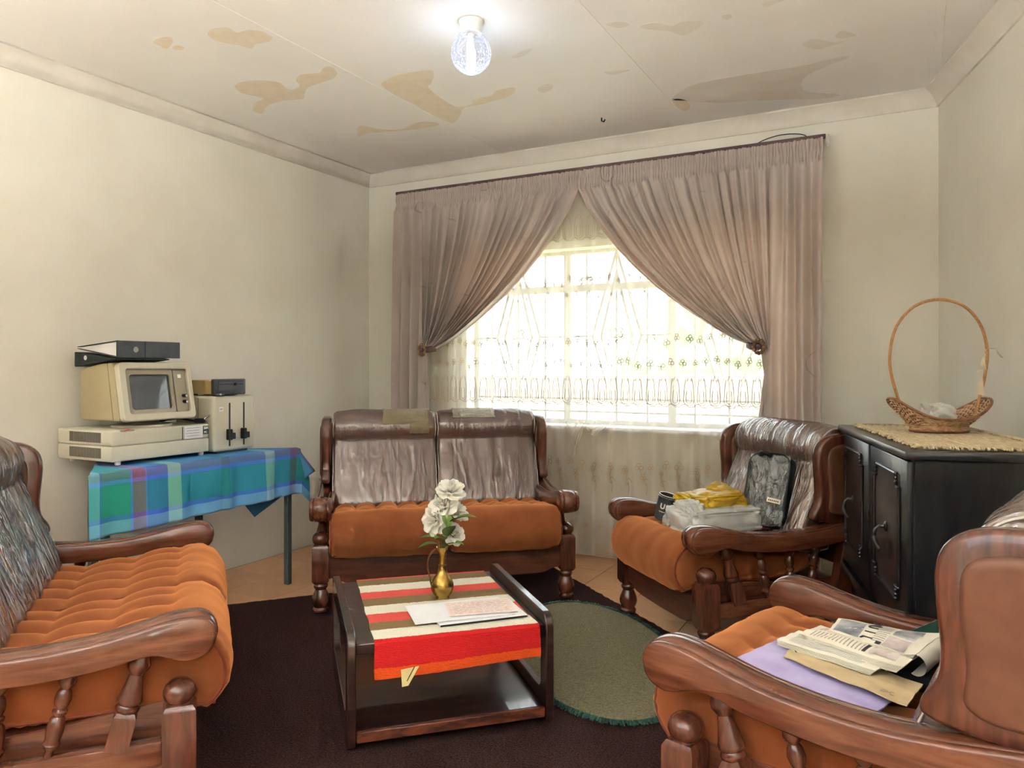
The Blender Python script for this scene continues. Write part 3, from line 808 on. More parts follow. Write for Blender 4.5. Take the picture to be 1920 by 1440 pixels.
# striped mat over the table top, hanging over the front edge
def stripe_mat():
    m,nt,p=new_mat('striped_weave')
    uv=N(nt,'ShaderNodeUVMap'); sep=N(nt,'ShaderNodeSeparateXYZ'); nt.links.new(uv.outputs[0],sep.inputs[0])
    red,brn,wht,ora,red2=S(226,92,84),S(142,118,84),S(232,226,208),S(222,84,36),S(206,40,42)  # red holds the lit tone of the top; red2 the deeper hanging front
    st=[(0.000,red),(0.014,brn),(0.115,wht),(0.222,red),(0.323,brn),(0.430,wht),(0.541,red),(0.653,brn),(0.741,wht),(0.849,red2),(.962,ora)]
    wv=noise_tex(nt,coords(nt,(1,1,1)),90,2); ad=N(nt,'ShaderNodeMath',operation='MULTIPLY_ADD'); ad.inputs[1].default_value=.012
    nt.links.new(wv,ad.inputs[0]); nt.links.new(sep.outputs['Y'],ad.inputs[2])
    c=ramp(nt,ad.outputs[0],[(min(1,a+.006),b) for a,b in st],'CONSTANT')
    f=noise_tex(nt,coords(nt,(1,1,1)),260,3); mx=N(nt,'ShaderNodeMix',data_type='RGBA',blend_type='MULTIPLY'); mx.inputs[0].default_value=.5
    nt.links.new(c,mx.inputs[6]); nt.links.new(ramp(nt,f,[(.3,(.6,.6,.6,1)),(.6,(1,1,1,1))]),mx.inputs[7]); nt.links.new(mx.outputs[2],p.inputs['Base Color'])
    p.inputs['Roughness'].default_value=.95; p.inputs['Specular IOR Level'].default_value=.1
    bump(nt,noise_tex(nt,coords(nt,(60,300,300)),1,2),.6,.004,p)
    return m
stripe_m=stripe_mat()
def table_mat():
    L1=.70; hang=.098; tot=L1+.012+hang; zt=.3375+.0085
    t=empty('striped_mat',(2.065,-2.19,zt),radians(45)); tag(t,'red, brown and white striped woven mat on the coffee table','mat')
    UV=[];nu,nv=30,80
    def f(u,v):
        s=v*tot; x=-.255+.545*u+ (.0 if s<L1 else .0)
        x+=.004*noise.noise(Vector((u*4,v*9,0)))+(.02*(1-u)-.01)*(1-v)
        yb=.352-.012*u
        if s<L1: y=yb-(yb+.352)*(s/L1); z=.003
        else:
            d=s-L1; a=min(1,d/.012)
            y=-.352-.010*sin(a*pi/2)-.012*max(0,d-.012)/hang*(1+.6*sin(u*5)); z=.003-.010*(1-cos(a*pi/2))-max(0,d-.012)*(1.05-.12*u)
        UV.append((u,v)); return (x,y,z+.0012*noise.noise(Vector((x*60,s*60,0))))
    mb=MB().grid(f,nu,nv); n=len(mb.V)
    mb.F+= [tuple(i+n for i in q)[::-1] for q in mb.F]; 
    Vt=[]
    for k,(x,y,z) in enumerate(mb.V):
        v=UV[k][1]*tot
        Vt.append((x,y,z-.0032) if v<L1 else (x,y+.0035,z-.002))
    mb.V+=Vt
    w=nu+1
    edge=[i for i in range(w)]+[j*w+nu for j in range(1,nv+1)]+[nv*w+i for i in range(nu-1,-1,-1)]+[j*w for j in range(nv-1,0,-1)]
    for a,b in zip(edge,edge[1:]+edge[:1]): mb.F.append((a,b,b+n,a+n))
    mb.build('weave',stripe_m,t,uv=UV+UV)
    # folded paper tag sticking out below the hem
    mb=MB(); mb.layers([(-.175,-.083),(-.118,-.078),(-.152,-.135),(-.172,-.137)],[(-.0006,0),(.0006,0)],lambda a,b,h:(a,-.384+h,b)); mb.build('paper_tag',tag_m,t,smooth=False)
    mb=MB()
    for k in range(5): mb.box((-.152+.004*k,-.3852,-.112+.007*k),(.003,.0004,.018),R=Matrix.Rotation(.5,3,'Y'))
    tag(mb.build('tag_print',ink_m,t,smooth=False),kind='stuff')
table_mat()
ZM=.3375+.0085+.0042                                                  # top of the mat
def loc45(x,y): c=.70711; return (2.065+c*x-c*y,-2.19+c*x+c*y)
def sheet(name,cx,cy,w,d,rz,z,mat,parent=None,th=.0008,curl=0):
    def f(u,v,dz):
        x=(u-.5)*w;y=(v-.5)*d
        return (x,y,dz+curl*noise.noise(Vector((x*14,y*14,z*99)))*1+abs(curl)*.8)
    mb=MB(); mb.grid(lambda u,v:f(u,v,th),14,14); n=len(mb.V); mb.grid(lambda u,v:f(u,v,0),14,14)
    w_=15; edge=[i for i in range(w_)]+[j*w_+14 for j in range(1,15)]+[14*w_+i for i in range(13,-1,-1)]+[j*w_ for j in range(13,0,-1)]
    for a,b in zip(edge,edge[1:]+edge[:1]): mb.F.append((a,b,b+n,a+n))
    o=mb.build(name,mat,parent); o.location=(cx,cy,z); o.rotation_euler=(0,0,rz); return o
# papers on the mat: magazine, envelope, filled-in form
R45=radians(45)
mg=empty('magazine',(*loc45(.115,-.185),ZM),R45+radians(3)); tag(mg,'thin dark-edged magazine at the bottom of the papers on the mat','magazine')
MB().box((0,0,.0035),(.31,.2,.006),.001,1).build('pages',paper_m,mg,smooth=False)
MB().box((0,-.1005,.0035),(.305,.0012,.006)).build('spine',black_m,mg,smooth=False)
e=sheet('envelope',*loc45(.06,-.165),.345,.20,R45+radians(1),ZM+.0072,paper_m,None,.0012,.0015); tag(e,'plain white envelope on the striped mat, under a form','envelope')
def scribble(name,parent,w,d,rows,z,mat,seed,lw=.0007):
    rr=random.Random(seed); mb=MB()
    for r in range(rows):
        y=-d/2+d*(r+.5)/rows; x=-w/2
        while x<w/2-.01:
            l=rr.uniform(.008,.03); l=min(l,w/2-x)
            mb.box((x+l/2,y+rr.uniform(-.001,.001),z),(l,lw*rr.uniform(.7,1.6),.0002)); x+=l+rr.uniform(.003,.012)
    return tag(mb.build(name,mat,parent,smooth=False),kind='stuff')
formm=surf('pink_form_paper',S(232,214,208),S(240,226,220),.8,10); redink=surf('red_print',S(206,120,116),S(214,136,130),.8,10)
fo=empty('paper_form',(*loc45(.135,-.165),ZM+.0122),R45-radians(3)); tag(fo,'pink printed form covered in handwriting, on the white envelope','paper')
MB().box((0,0,.0004),(.235,.15,.0008)).build('sheet',formm,fo,smooth=False)
scribble('printed_lines',fo,.225,.14,16,.0009,redink,3); scribble('handwriting',fo,.19,.12,9,.0011,ink_m,5,.0006)

# brass jug with cloth roses
vx,vy=2.079,-2.151
jug=empty('brass_jug',(vx,vy,ZM)); tag(jug,'narrow-necked brass jug with thin curved handle, holding cloth roses','jug')
MB().lathe(catmull([(0,0),(.024,0),(.026,.004),(.027,.008),(.036,.02),(.0425,.038),(.041,.055),(.032,.075),(.021,.092),(.015,.108),(.0135,.13),(.0145,.155),(.018,.176),(.024,.188),(.0225,.188),(.016,.176),(.0125,.155),(.0115,.13),(.0115,.11)],3),28).build('body',brass_m,jug)
MB().tube(catmull([(-.019,-.013,.182),(-.034,-.02,.168),(-.046,-.027,.14),(-.047,-.027,.11),(-.040,-.024,.075),(-.034,-.02,.045)],6),.0033,8).build('handle',brass2_m,jug)
MB().lathe([(.0145,.118),(.0165,.12),(.0165,.123),(.0145,.125)],24).build('neck_ring',brass_m,jug)
CR=Vector((cos(radians(28.17)),sin(radians(28.17)),0)); CF=Vector((-sin(radians(28.17)),cos(radians(28.17)),0))
def petal(rad,tilt,az,size,h,seed):
    """one cupped petal as a small sheet"""
    V=[];F=[];n=6
    for j in range(n+1):
        for i in range(n+1):
            u=(i/n-.5)*2; v=j/n
            wd=size*.62*sin(pi*(.12+.80*v))**.7
            x=u*wd; r=rad+v*size*sin(tilt)-.1*size*u*u; z=h+v*size*cos(tilt)+.05*size*sin(u*5+seed)
            r+= -.25*size*v*v*(.4 if tilt<.6 else -.5)
            z-= (.35*size*max(0,v-.6)**1.2 if tilt>.6 else 0)
            a=az+x/max(.6*size,rad+.5*size); V.append((r*cos(a),r*sin(a),z))
    for j in range(n):
        for i in range(n): F.append((j*(n+1)+i,j*(n+1)+i+1,(j+1)*(n+1)+i+1,(j+1)*(n+1)+i))
    return V,F
def leaf(parent,p,dirv,L,Wd,droop=.3):
    d=Vector(dirv).normalized(); s=d.cross(Vector((0,0,1)))
    if s.length<.1: s=CR.copy()
    s.normalize(); up=s.cross(d); V=[];F=[];n=8
    for j in range(n+1):
        v=j/n; w=Wd*sin(pi*v**.8)**.8 if 0<v<1 else 0.0005
        c=Vector(p)+d*(L*v)+up*(L*droop*(v-v*v*1.6))
        for i in range(-2,3): V.append(c+s*(w*i/2)+up*(abs(i)*.12*w+.0))
    for j in range(n):
        for i in range(4): F.append((j*5+i,j*5+i+1,(j+1)*5+i+1,(j+1)*5+i))
    n0=len(V); V2=[Vector(v)-up*.0006 for v in V]
    mb=MB().add(V,F); mb.add(V2,[f[::-1] for f in F]); return mb.build('leaf',leaf_m,parent,recalc=False)
def rose(label, off, size, face, leaves):
    """off: sideways/forward offset of the bloom from the jug mouth (to the right, towards the window)"""
    h=off[2]
    t=empty('cloth_rose',(vx,vy,ZM)); tag(t,label,'flower','cloth roses in the brass jug')
    top=CR*off[0]+CF*off[1]+Vector((0,0,h))
    root=Vector((off[0]*.12,off[1]*.12,.11))
    pts=catmull([tuple(root),tuple(Vector((0,0,.19))+CR*off[0]*.22+CF*off[1]*.22),tuple((top*.6)+Vector((0,0,.08))),tuple(top)],5)
    MB().tube(pts,.0022,6).build('stem',stem_m,t)
    fd=(CR*face[0]+CF*face[1]+Vector((0,0,face[2]))).normalized()
    M=Matrix.Translation(top) @ fd.to_track_quat('Z','Y').to_matrix().to_4x4()
    k=0
    for ring,(cnt,rad,tilt,sz,hh) in enumerate(((3,.004,.1,.9,.004),(4,.008,.3,1.0,.003),(5,.011,.6,1.1,0),(6,.013,.95,1.2,-.003),(7,.013,1.3,1.3,-.006))):
        for q in range(cnt):
            V,F=petal(rad,tilt+random.uniform(-.08,.08),2*pi*(q+.35*ring)/cnt+random.uniform(-.2,.2),size*sz,hh,k); k+=1
            MB().add(V,F,M).build('petal',petal_m,t,recalc=False)
    for (lo,lf,lh,dr,L,Wd) in leaves:
        p=CR*lo+CF*lf+Vector((0,0,lh)); d=CR*dr[0]+CF*dr[1]+Vector((0,0,dr[2])); leaf(t,p,d,L,Wd)
rose('topmost white cloth rose in the brass jug',(.033,.0,.398),.034,(.15,-.45,.85),[(-.008,-.005,.33,(-.25,-.1,1),.09,.012)])
rose('white cloth rose just below the topmost one',(.005,-.012,.345),.035,(-.3,-.75,.6),[(.015,-.04,.315,(.25,-.6,-.5),.06,.02)])
rose('white cloth rose on the left side of the bouquet, facing left',(-.024,-.02,.292),.036,(-.6,-.75,.2),[(-.008,-.02,.2,(-.95,-.3,.1),.082,.021),(-.008,-.025,.215,(-.85,-.4,.45),.075,.023)])
rose('white cloth rose on the right, partly behind a large leaf',(.046,.014,.318),.034,(.5,-.2,.8),[(.03,-.045,.282,(.85,-.3,.45),.11,.03),(.022,-.045,.235,(.3,-.5,.75),.075,.026)])
rose('lowest white cloth rose, tucked in near the jug mouth',(.042,.0,.236),.026,(.5,-.6,.5),[(.012,-.02,.195,(.85,-.4,.35),.08,.022),(.01,-.03,.22,(-.35,-.6,.35),.06,.024)])

# ------------------------------------------------------------------ computer desk
desk=empty('desk',(.30,-1.955,0)); tag(desk,'small grey steel-legged table against the left wall, under the plaid cloth','table')
for x,y in ((.25,-.555),(.25,.568),(-.1,-.27),(-.1,.265)):
    MB().box((x,y,.365),(.032,.032,.73),.003,1).build('leg',steel_m,desk,smooth=False)
MB().layers([(.285,-.585),(.285,.6),(-.125,.285),(-.125,-.285)],[(.73,0),(.752,0)],lambda p,q,h:(p,q,h)).build('desk_top',steel_m,desk,smooth=False)
MB().box((.25,.01,.71),(.025,1.1,.03),.002,1).build('front_rail',steel_m,desk,smooth=False)
def plaid():
    m,nt,p=new_mat('plaid_cotton')
    uv=N(nt,'ShaderNodeUVMap'); sep=N(nt,'ShaderNodeSeparateXYZ'); nt.links.new(uv.outputs[0],sep.inputs[0])
    warp=[(0.0000,S(104,196,190)),(0.0321,S(48,120,160)),(0.0416,S(34,150,84)),(0.1365,S(64,110,210)),(0.1423,S(150,86,62)),(0.1876,S(92,110,210)),(0.1927,S(42,96,164)),(0.2730,S(138,196,160)),(0.3219,S(36,124,160)),(0.4942,S(30,108,110)),(0.5307,S(36,124,170)),(0.7022,S(140,190,180)),(0.7504,S(36,110,160)),(0.8336,S(96,66,70)),(0.8737,S(20,78,76))]
    weft=[(0,S(76,134,196)),(.628,S(104,92,152)),(.698,S(62,104,224)),(.722,S(30,136,150)),(.895,S(52,86,214)),(.922,S(116,168,224))]
    a=ramp(nt,sep.outputs['X'],warp,'CONSTANT'); b=ramp(nt,sep.outputs['Y'],weft,'CONSTANT')
    mx=N(nt,'ShaderNodeMix',data_type='RGBA'); mx.inputs[0].default_value=.52; nt.links.new(a,mx.inputs[6]); nt.links.new(b,mx.inputs[7])
    hs=N(nt,'ShaderNodeHueSaturation'); hs.inputs['Value'].default_value=1.45; hs.inputs['Saturation'].default_value=.95; nt.links.new(mx.outputs[2],hs.inputs['Color'])
    nt.links.new(hs.outputs['Color'],p.inputs['Base Color']); p.inputs['Roughness'].default_value=.9; p.inputs['Specular IOR Level'].default_value=.1
    bump(nt,noise_tex(nt,coords(nt,(1,1,1)),320,2),.3,.002,p)
    return m
plaid_m=plaid()
def plaid_cloth():
    ytab=(-2.545,-1.35); zt=.757; xf=.588; xb=.10; xs0=.17
    nu,nv=170,70; UV=[]
    utot=1.20+.17; vtot=(xf-xb)+.265
    A,B=Vector((.588,-1.35)),Vector((.17,-1.67)); C_,D_=Vector((.588,-2.545)),Vector((.17,-2.24))
    def side(P,Q,sg):
        d=(Q-P).normalized(); n=Vector((-d.y,d.x))*sg; return d,n
    d1,n1=side(A,B,1); d2,n2=side(C_,D_,1)
    if n1.y<0: n1=-n1
    if n2.y>0: n2=-n2
    def f(u,v):
        yy=ytab[0]-.012+u*utot; s=v*vtot; UV.append((u,v))
        dx=max(0,s-(xf-xb)); x=max(xs0,xb+min(s,xf-xb)); p=Vector((x,yy))
        z=zt+.0016*noise.noise(Vector((yy*8,s*9,0)))
        fold=.018*math.exp(-((yy+1.87)/.03)**2)
        wv=.012*sin(yy*19+1.3*sin(yy*7))+.006*sin(yy*47)-fold*1.2
        e1=(p-A).dot(n1); e2=(p-C_).dot(n2)
        if dx==0:
            z-=fold*.35*max(0,1-(xf-x)/.12)
            for e,n in ((e1,n1),(e2,n2)):
                if e>0: p=p-n*e+n*(.006+.012*sin(x*40)*min(1,e/.1)); z-=e*(1 if n is n1 else .85)
            return (p.x,p.y,z)
        dy=max(0,yy-ytab[1])
        if dy==0:
            a=min(1,dx/.02); return (x+.006*a+wv*min(1,dx/.2)+.01*dx, yy, z-dx*(1.0-.06*(yy+1.9))+.004*(1-a))
        h=sqrt(dx*dx+dy*dy); mn=min(dx,dy)
        return (x+.01+.04*dx+.04*mn, ytab[1]+.012+.35*dy*min(1,dx/.12), z-dx*.97-dy*.35)
    o=MB().grid(f,nu,nv).build('plaid_cloth',plaid_m,recalc=True,uv=None)
    me=o.data; l=me.uv_layers.new(name='UVMap')
    for lp in me.loops: l.data[lp.index].uv=UV[lp.vertex_index]
    tag(o,'blue, green and purple plaid cloth draped over the computer table','tablecloth')
    md=o.modifiers.new('cloth_thickness','SOLIDIFY'); md.thickness=.0016
plaid_cloth()
# back corner of the cloth dipping below the hem
ZD=.7605
# system unit
su=empty('computer_case',(.262,-2.107,ZD)); tag(su,'wide beige desktop computer case under the monitor','computer')
MB().box((0,0,.052),(.405,.525,.070),.007,2).build('base_shell',beige_m,su)
MB().box((0,0,.1215),(.405,.525,.071),.009,3).build('top_cover',beige_m,su)
for x in (-.16,.175):
    for y in (-.215,.235): MB().lathe([(0,0),(.012,0),(.014,.018),(0,.018)],12,Matrix.Translation((x,y,0))).build('foot',white_m,su)
for z0 in (.030,.1):
    mb=MB()
    for k in range(38): mb.box((-.105+.0062*k,-.2628,z0+.024),(.0028,.0014,.046))
    tag(mb.build('vent_slots',slot_m,su,smooth=False),kind='stuff')
MB().box((.2035,.17,.121),(.0016,.106,.062),.0004,1).build('paper_label',paper_m,su,smooth=False)
mb=MB()
for k in range(4): mb.box((.2045,.165,.143-.013*k),(.0004,.085-.01*(k%2),.0014))
tag(mb.build('label_print',ink_m,su,smooth=False),kind='stuff')
MB().box((.2035,.242,.127),(.002,.033,.042),.0004,1).build('badge',badge_m,su,smooth=False)
RX=Matrix(((0,0,1,0),(1,0,0,0),(0,1,0,0),(0,0,0,1)))            # text plane: faces +x, runs along +y
text_mesh('IBM',.017,white_m,su,Matrix.Translation((.2047,.242,.137)) @ RX,bold=.0006)
text_mesh('PC',.015,white_m,su,Matrix.Translation((.2047,.240,.116)) @ RX,bold=.0006)
MB().box((.196,-.205+.02,.1545),(.018,.07,.008),.004,2).build('power_recess',bezel_m,su)
MB().box((.2,-.19,.156),(.01,.035,.006),.002,1,R=Matrix.Rotation(.15,3,'X')).build('power_switch',red_m,su)
MB().box((.2035,.106,.121),(.0012,.004,.062)).build('panel_gap',black_m,su,smooth=False)
# monitor
mo=empty('monitor',(.30,-2.103,ZD+.157)); tag(mo,'old beige tube monitor with grey screen, on the computer case','monitor')
MB().lathe([(0,0),(.135,0),(.137,.006),(.132,.011),(.05,.013),(.05,.02),(0,.02)],40).build('swivel_disc',beige_m,mo)
MB().lathe([(.075,.012),(.08,.02),(.062,.04),(.062,.046)],32).build('pedestal',bezel_m,mo)
tilt=.052/.272
def mp(x,y,z):                                                     # front face leans back
    return (x-(z-.037)*tilt,y,z)
def shell():
    # side profile (x,z): back lower, front taller
    out=[(.118,.037),(.066,.309),(-.04,.302),(-.182,.278),(-.185,.037)]
    m=MB(); P=[]
    loop=[]
    for k in range(len(out)):
        a,b,c=[Vector(out[(k+q)%len(out)]) for q in(-1,0,1)]; r=.022
        p=b+(a-b).normalized()*r; q=b+(c-b).normalized()*r
        for t in (0,.33,.67,1): loop.append(tuple((p*(1-t)**2+b*2*t*(1-t)+q*t*t)))
    m.layers(loop,[(-.195,-.010),(-.192,-.003),(-.186,0),(.186,0),(.192,-.003),(.195,-.010)],lambda a,b,h:(a,h,b))
    return m
MB_=shell(); MB_.build('housing',beige2_m,mo,angle=30)
def fpt(y,z,d=0):                                                  # point on the leaning front, d = outwards
    n=Vector((1,0,tilt)).normalized(); p=Vector(mp(.150,y,z))+n*d; return (p.x,p.y,p.z)
outer=rrect(-.195,.195,.037,.309,.022,5); inner=rrect(-.16,.17,.07,.278,.012,5)
frame_panel(outer,inner,-.03,.004,lambda a,b,h:fpt(a,b,h),.004).build('front_bezel',beige_m,mo)
MB().layers(rrect(-.165,.175,.065,.283,.01,3),[(-.03,0),(-.024,0)],lambda a,b,h:fpt(a,b,h)).build('recess_back',bezel_m,mo)
frame_panel(rrect(-.16,.094,.07,.278,.01,4),rrect(-.138,.078,.09,.252,.014,4),-.026,-.008,lambda a,b,h:fpt(a,b,h),.003).build('screen_surround',bezel_m,mo)
def scr(u,v):
    y=-.142+.224*u; z=.086+.17*v; return fpt(y,z,-.022+.012*(1-(2*u-1)**2)*(1-(2*v-1)**2*.5)*1.0)
MB().grid(scr,20,16).build('screen',crt_m,mo,recalc=False)
MB().layers(rrect(.1,.168,.072,.276,.006,2),[(-.026,0),(-.012,0)],lambda a,b,h:fpt(a,b,h)).build('control_panel',bezel_m,mo)
for zz in (.148,.119):
    kn=MB().lathe([(0,0),(.0085,0),(.0085,.02),(.0075,.024),(0,.024)],14,Matrix.Translation(fpt(.143,zz,-.012)) @ Matrix.Rotation(pi/2,4,'Y')).build('knob',black_m,mo)
    MB().lathe([(0,.0241),(.006,.0241),(.006,.0252),(0,.0252)],14,Matrix.Translation(fpt(.143,zz,-.012)) @ Matrix.Rotation(pi/2,4,'Y')).build('knob_cap',white_m,kn)
MB().layers(rrect(.122,.142,.235,.253,.002,1),[(-.013,0),(-.010,0)],lambda a,b,h:fpt(a,b,h)).build('badge',white_m,mo)
def bline(x,th=.0016): 
    return MB().layers([(x,.04),(x+th,.04),(x-.045+th,.306),(x-.045,.306)],[(-.1957,0),(-.1945,0)],lambda a,b,h:(a,h,b))
bline(.07).build('housing_seam',slot_m,mo,smooth=False)
# binders on the monitor
b2=empty('ring_binder',(.26,-2.13,1.235)); tag(b2,'dark navy ring binder lying flat on the monitor, under the grey one','binder','binders on the monitor')
WM=lambda a,b,h:(a-.26,h+2.13,b-1.235)
MB().layers([(.10,1.2065),(.405,1.2395),(.405,1.244),(.10,1.276)],[(-2.312,-.003),(-2.309,0),(-2.03,0),(-2.027,-.003)],WM).build('cover',binder2_m,b2)
MB().lathe([(0,0),(.0115,0),(.0115,.001),(0,.001)],18,Matrix.Translation((-.075,-.1825,.013)) @ Matrix.Rotation(pi/2,4,'X')).build('finger_hole',paper_m,b2)
b1=empty('ring_binder',(.26,-2.13,1.265)); tag(b1,'charcoal ring binder on top of the monitor, spine facing the room','binder','binders on the monitor')
WM=lambda a,b,h:(a-.26,h+2.13,b-1.265)
MB().layers([(.402,1.2475),(.412,1.2475),(.412,1.326),(.402,1.326)],[(-2.305,0),(-1.975,0)],WM).build('spine',binder_m,b1,smooth=False)
MB().layers([(.11,1.291),(.404,1.2475),(.404,1.2505),(.11,1.294)],[(-2.305,0),(-1.975,0)],WM).build('cover',binder_m,b1,smooth=False)
MB().layers([(.11,1.299),(.404,1.323),(.404,1.326),(.11,1.302)],[(-2.305,0),(-1.975,0)],WM).build('cover',binder_m,b1,smooth=False)
MB().layers([(.118,1.2945),(.4,1.253),(.4,1.3215),(.118,1.2985)],[(-2.297,0),(-1.985,0)],WM).build('pages',paper_m,b1,smooth=False)
MB().lathe([(.008,0),(.0135,0),(.0135,.002),(.008,.002)],20,Matrix.Translation((.1525,-.085,.021)) @ Matrix.Rotation(pi/2,4,'Y')).build('ring_hole_rim',chrome_m,b1)
MB().lathe([(0,0),(.0085,0),(.0085,.0012),(0,.0012)],18,Matrix.Translation((.1525,-.085,.021)) @ Matrix.Rotation(pi/2,4,'Y')).build('finger_hole',paper_m,b1)
MB().box((.1525,-.035,.021),(.0012,.0015,.076)).build('label_pocket_edge',black_m,b1,smooth=False)
# disk drive tower
dt=empty('disk_drive_tower',(.32,-1.683,ZD)); tag(dt,'upright beige disk drive box with two vertical slots and black levers','disk drive')
MB().box((0,0,.1515),(.30,.268,.286),.016,3).build('case',beige_m,dt)
MB().box((0,0,.005),(.26,.2,.012)).build('foot_plate',dgrey_m,dt,smooth=False)
MB().box((.03,-.1345,.15),(.0016,.0012,.27)).build('case_seam',slot_m,dt,smooth=False)
for y in (-.036,.058):
    MB().box((.1495,y,.145),(.003,.010,.226),.0008,1).build('disk_slot',black_m,dt,smooth=False)
    lv=MB().box((.163,y-.012,.094),(.028,.022,.056),.003,1).build('lever',black_m,dt,smooth=False)
    MB().box((.157,y+.016,.085),(.018,.026,.032),.003,1).build('lever_tab',black_m,lv,smooth=False)
MB().box((.1505,-.09,.227),(.0014,.028,.024),.0003,1).build('badge',white_m,dt,smooth=False)
text_mesh('IBM',.011,bezel_m,dt,Matrix.Translation((.1515,-.09,.227)) @ RX)
fd=empty('floppy_drive',(.34,-1.71,ZD+.2955)); tag(fd,'small floppy drive with black front on the disk drive tower','disk drive')
MB().box((-.02,0,.044),(.235,.19,.072),.003,1).build('metal_case',brownbeige_m,fd,smooth=False)
MB().box((.112,0,.046),(.034,.2,.082),.006,2).build('front_bezel',dgrey_m,fd)
MB().box((.1295,.0,.054),(.002,.165,.052),.0006,1).build('drive_face',black_m,fd,smooth=False)
MB().box((.1305,.0,.05),(.002,.158,.045),.0006,1).build('drive_panel',dgrey_m,fd,smooth=False)
MB().box((.1315,.0,.06),(.0015,.15,.006)).build('disk_slot',black_m,fd,smooth=False)
MB().box((.138,.025,.06),(.014,.012,.016),.003,1).build('latch',black_m,fd,smooth=False)
MB().box((.118,-.07,.008),(.034,.05,.016),.003,1).build('switch_block',dgrey_m,fd,smooth=False)
MB().box((.1358,-.072,.008),(.002,.012,.008)).build('switch',white_m,fd,smooth=False)
MB().box((-.09,-.06,.004),(.02,.05,.008)).build('foot',black_m,fd,smooth=False); MB().box((-.02,.06,.004),(.2,.05,.008)).build('foot',black_m,fd,smooth=False)
# cable behind the monitor
cb=empty('cable',(.40,-1.87,ZD+.158)); tag(cb,'black computer cable with metal plug lying on the case beside the drive tower','cable')
MB().tube(catmull([(-.16,-.09,.012),(-.08,-.05,.026),(-.02,-.025,.018),(.0,.0,.012)],6),.006,8).build('cord',black_m,cb)
MB().box((.012,.012,.014),(.05,.03,.022),.004,1,R=Matrix.Rotation(.6,3,'Z')).build('plug_body',black_m,cb)
MB().box((.032,.04,.03),(.014,.055,.012),.003,1,R=Matrix.Rotation(-.2,3,'Z') @ Matrix.Rotation(.55,3,'X')).build('plug',chrome_m,cb)
# ------------------------------------------------------------------ curtains
def curtain_mat():
    m,nt,p=new_mat('taupe_curtain'); out=nt.nodes['Material Output']
    v=coords(nt,(1,1,1)); f=noise_tex(nt,v,4,3)
    base=ramp(nt,f,[(.35,S(204,191,186)),(.65,S(215,203,198))])
    # stitched rings and curls scattered over the cloth
    vo=N(nt,'ShaderNodeTexVoronoi'); vo.inputs['Scale'].default_value=5.5
    mp=coords(nt,(1,.02,.8)); nt.links.new(mp,vo.inputs['Vector'])
    r=ramp(nt,vo.outputs['Distance'],[(0,(0,0,0,1)),(.285,(0,0,0,1)),(.30,(1,1,1,1)),(.315,(1,1,1,1)),(.33,(0,0,0,1))])
    f2=noise_tex(nt,v,6,1); gate=ramp(nt,f2,[(.56,(0,0,0,1)),(.62,(1,1,1,1))])
    ml=N(nt,'ShaderNodeMix',data_type='RGBA',blend_type='MULTIPLY'); ml.inputs[0].default_value=1; nt.links.new(r,ml.inputs[6]); nt.links.new(gate,ml.inputs[7])
    mx=N(nt,'ShaderNodeMix',data_type='RGBA'); nt.links.new(ml.outputs[2],mx.inputs[0]); nt.links.new(base,mx.inputs[6]); mx.inputs[7].default_value=S(182,164,156)
    nt.links.new(mx.outputs[2],p.inputs['Base Color']); p.inputs['Roughness'].default_value=.75; p.inputs['Sheen Weight'].default_value=.15
    bump(nt,noise_tex(nt,coords(nt,(400,400,60)),1,2),.15,.002,p)
    tr=N(nt,'ShaderNodeBsdfTranslucent'); tr.inputs['Color'].default_value=S(214,176,154); ms=N(nt,'ShaderNodeMixShader'); ms.inputs[0].default_value=.16
    nt.links.new(p.outputs[0],ms.inputs[1]); nt.links.new(tr.outputs[0],ms.inputs[2]); nt.links.new(ms.outputs[0],out.inputs['Surface'])
    return m
curtain_m=curtain_mat()
GT=[(0,1),(.12,.95),(.25,.87),(.4,.765),(.515,.67),(.65,.54),(.78,.39),(.9,.235),(.96,.14),(1,.05)]
YC=-.13
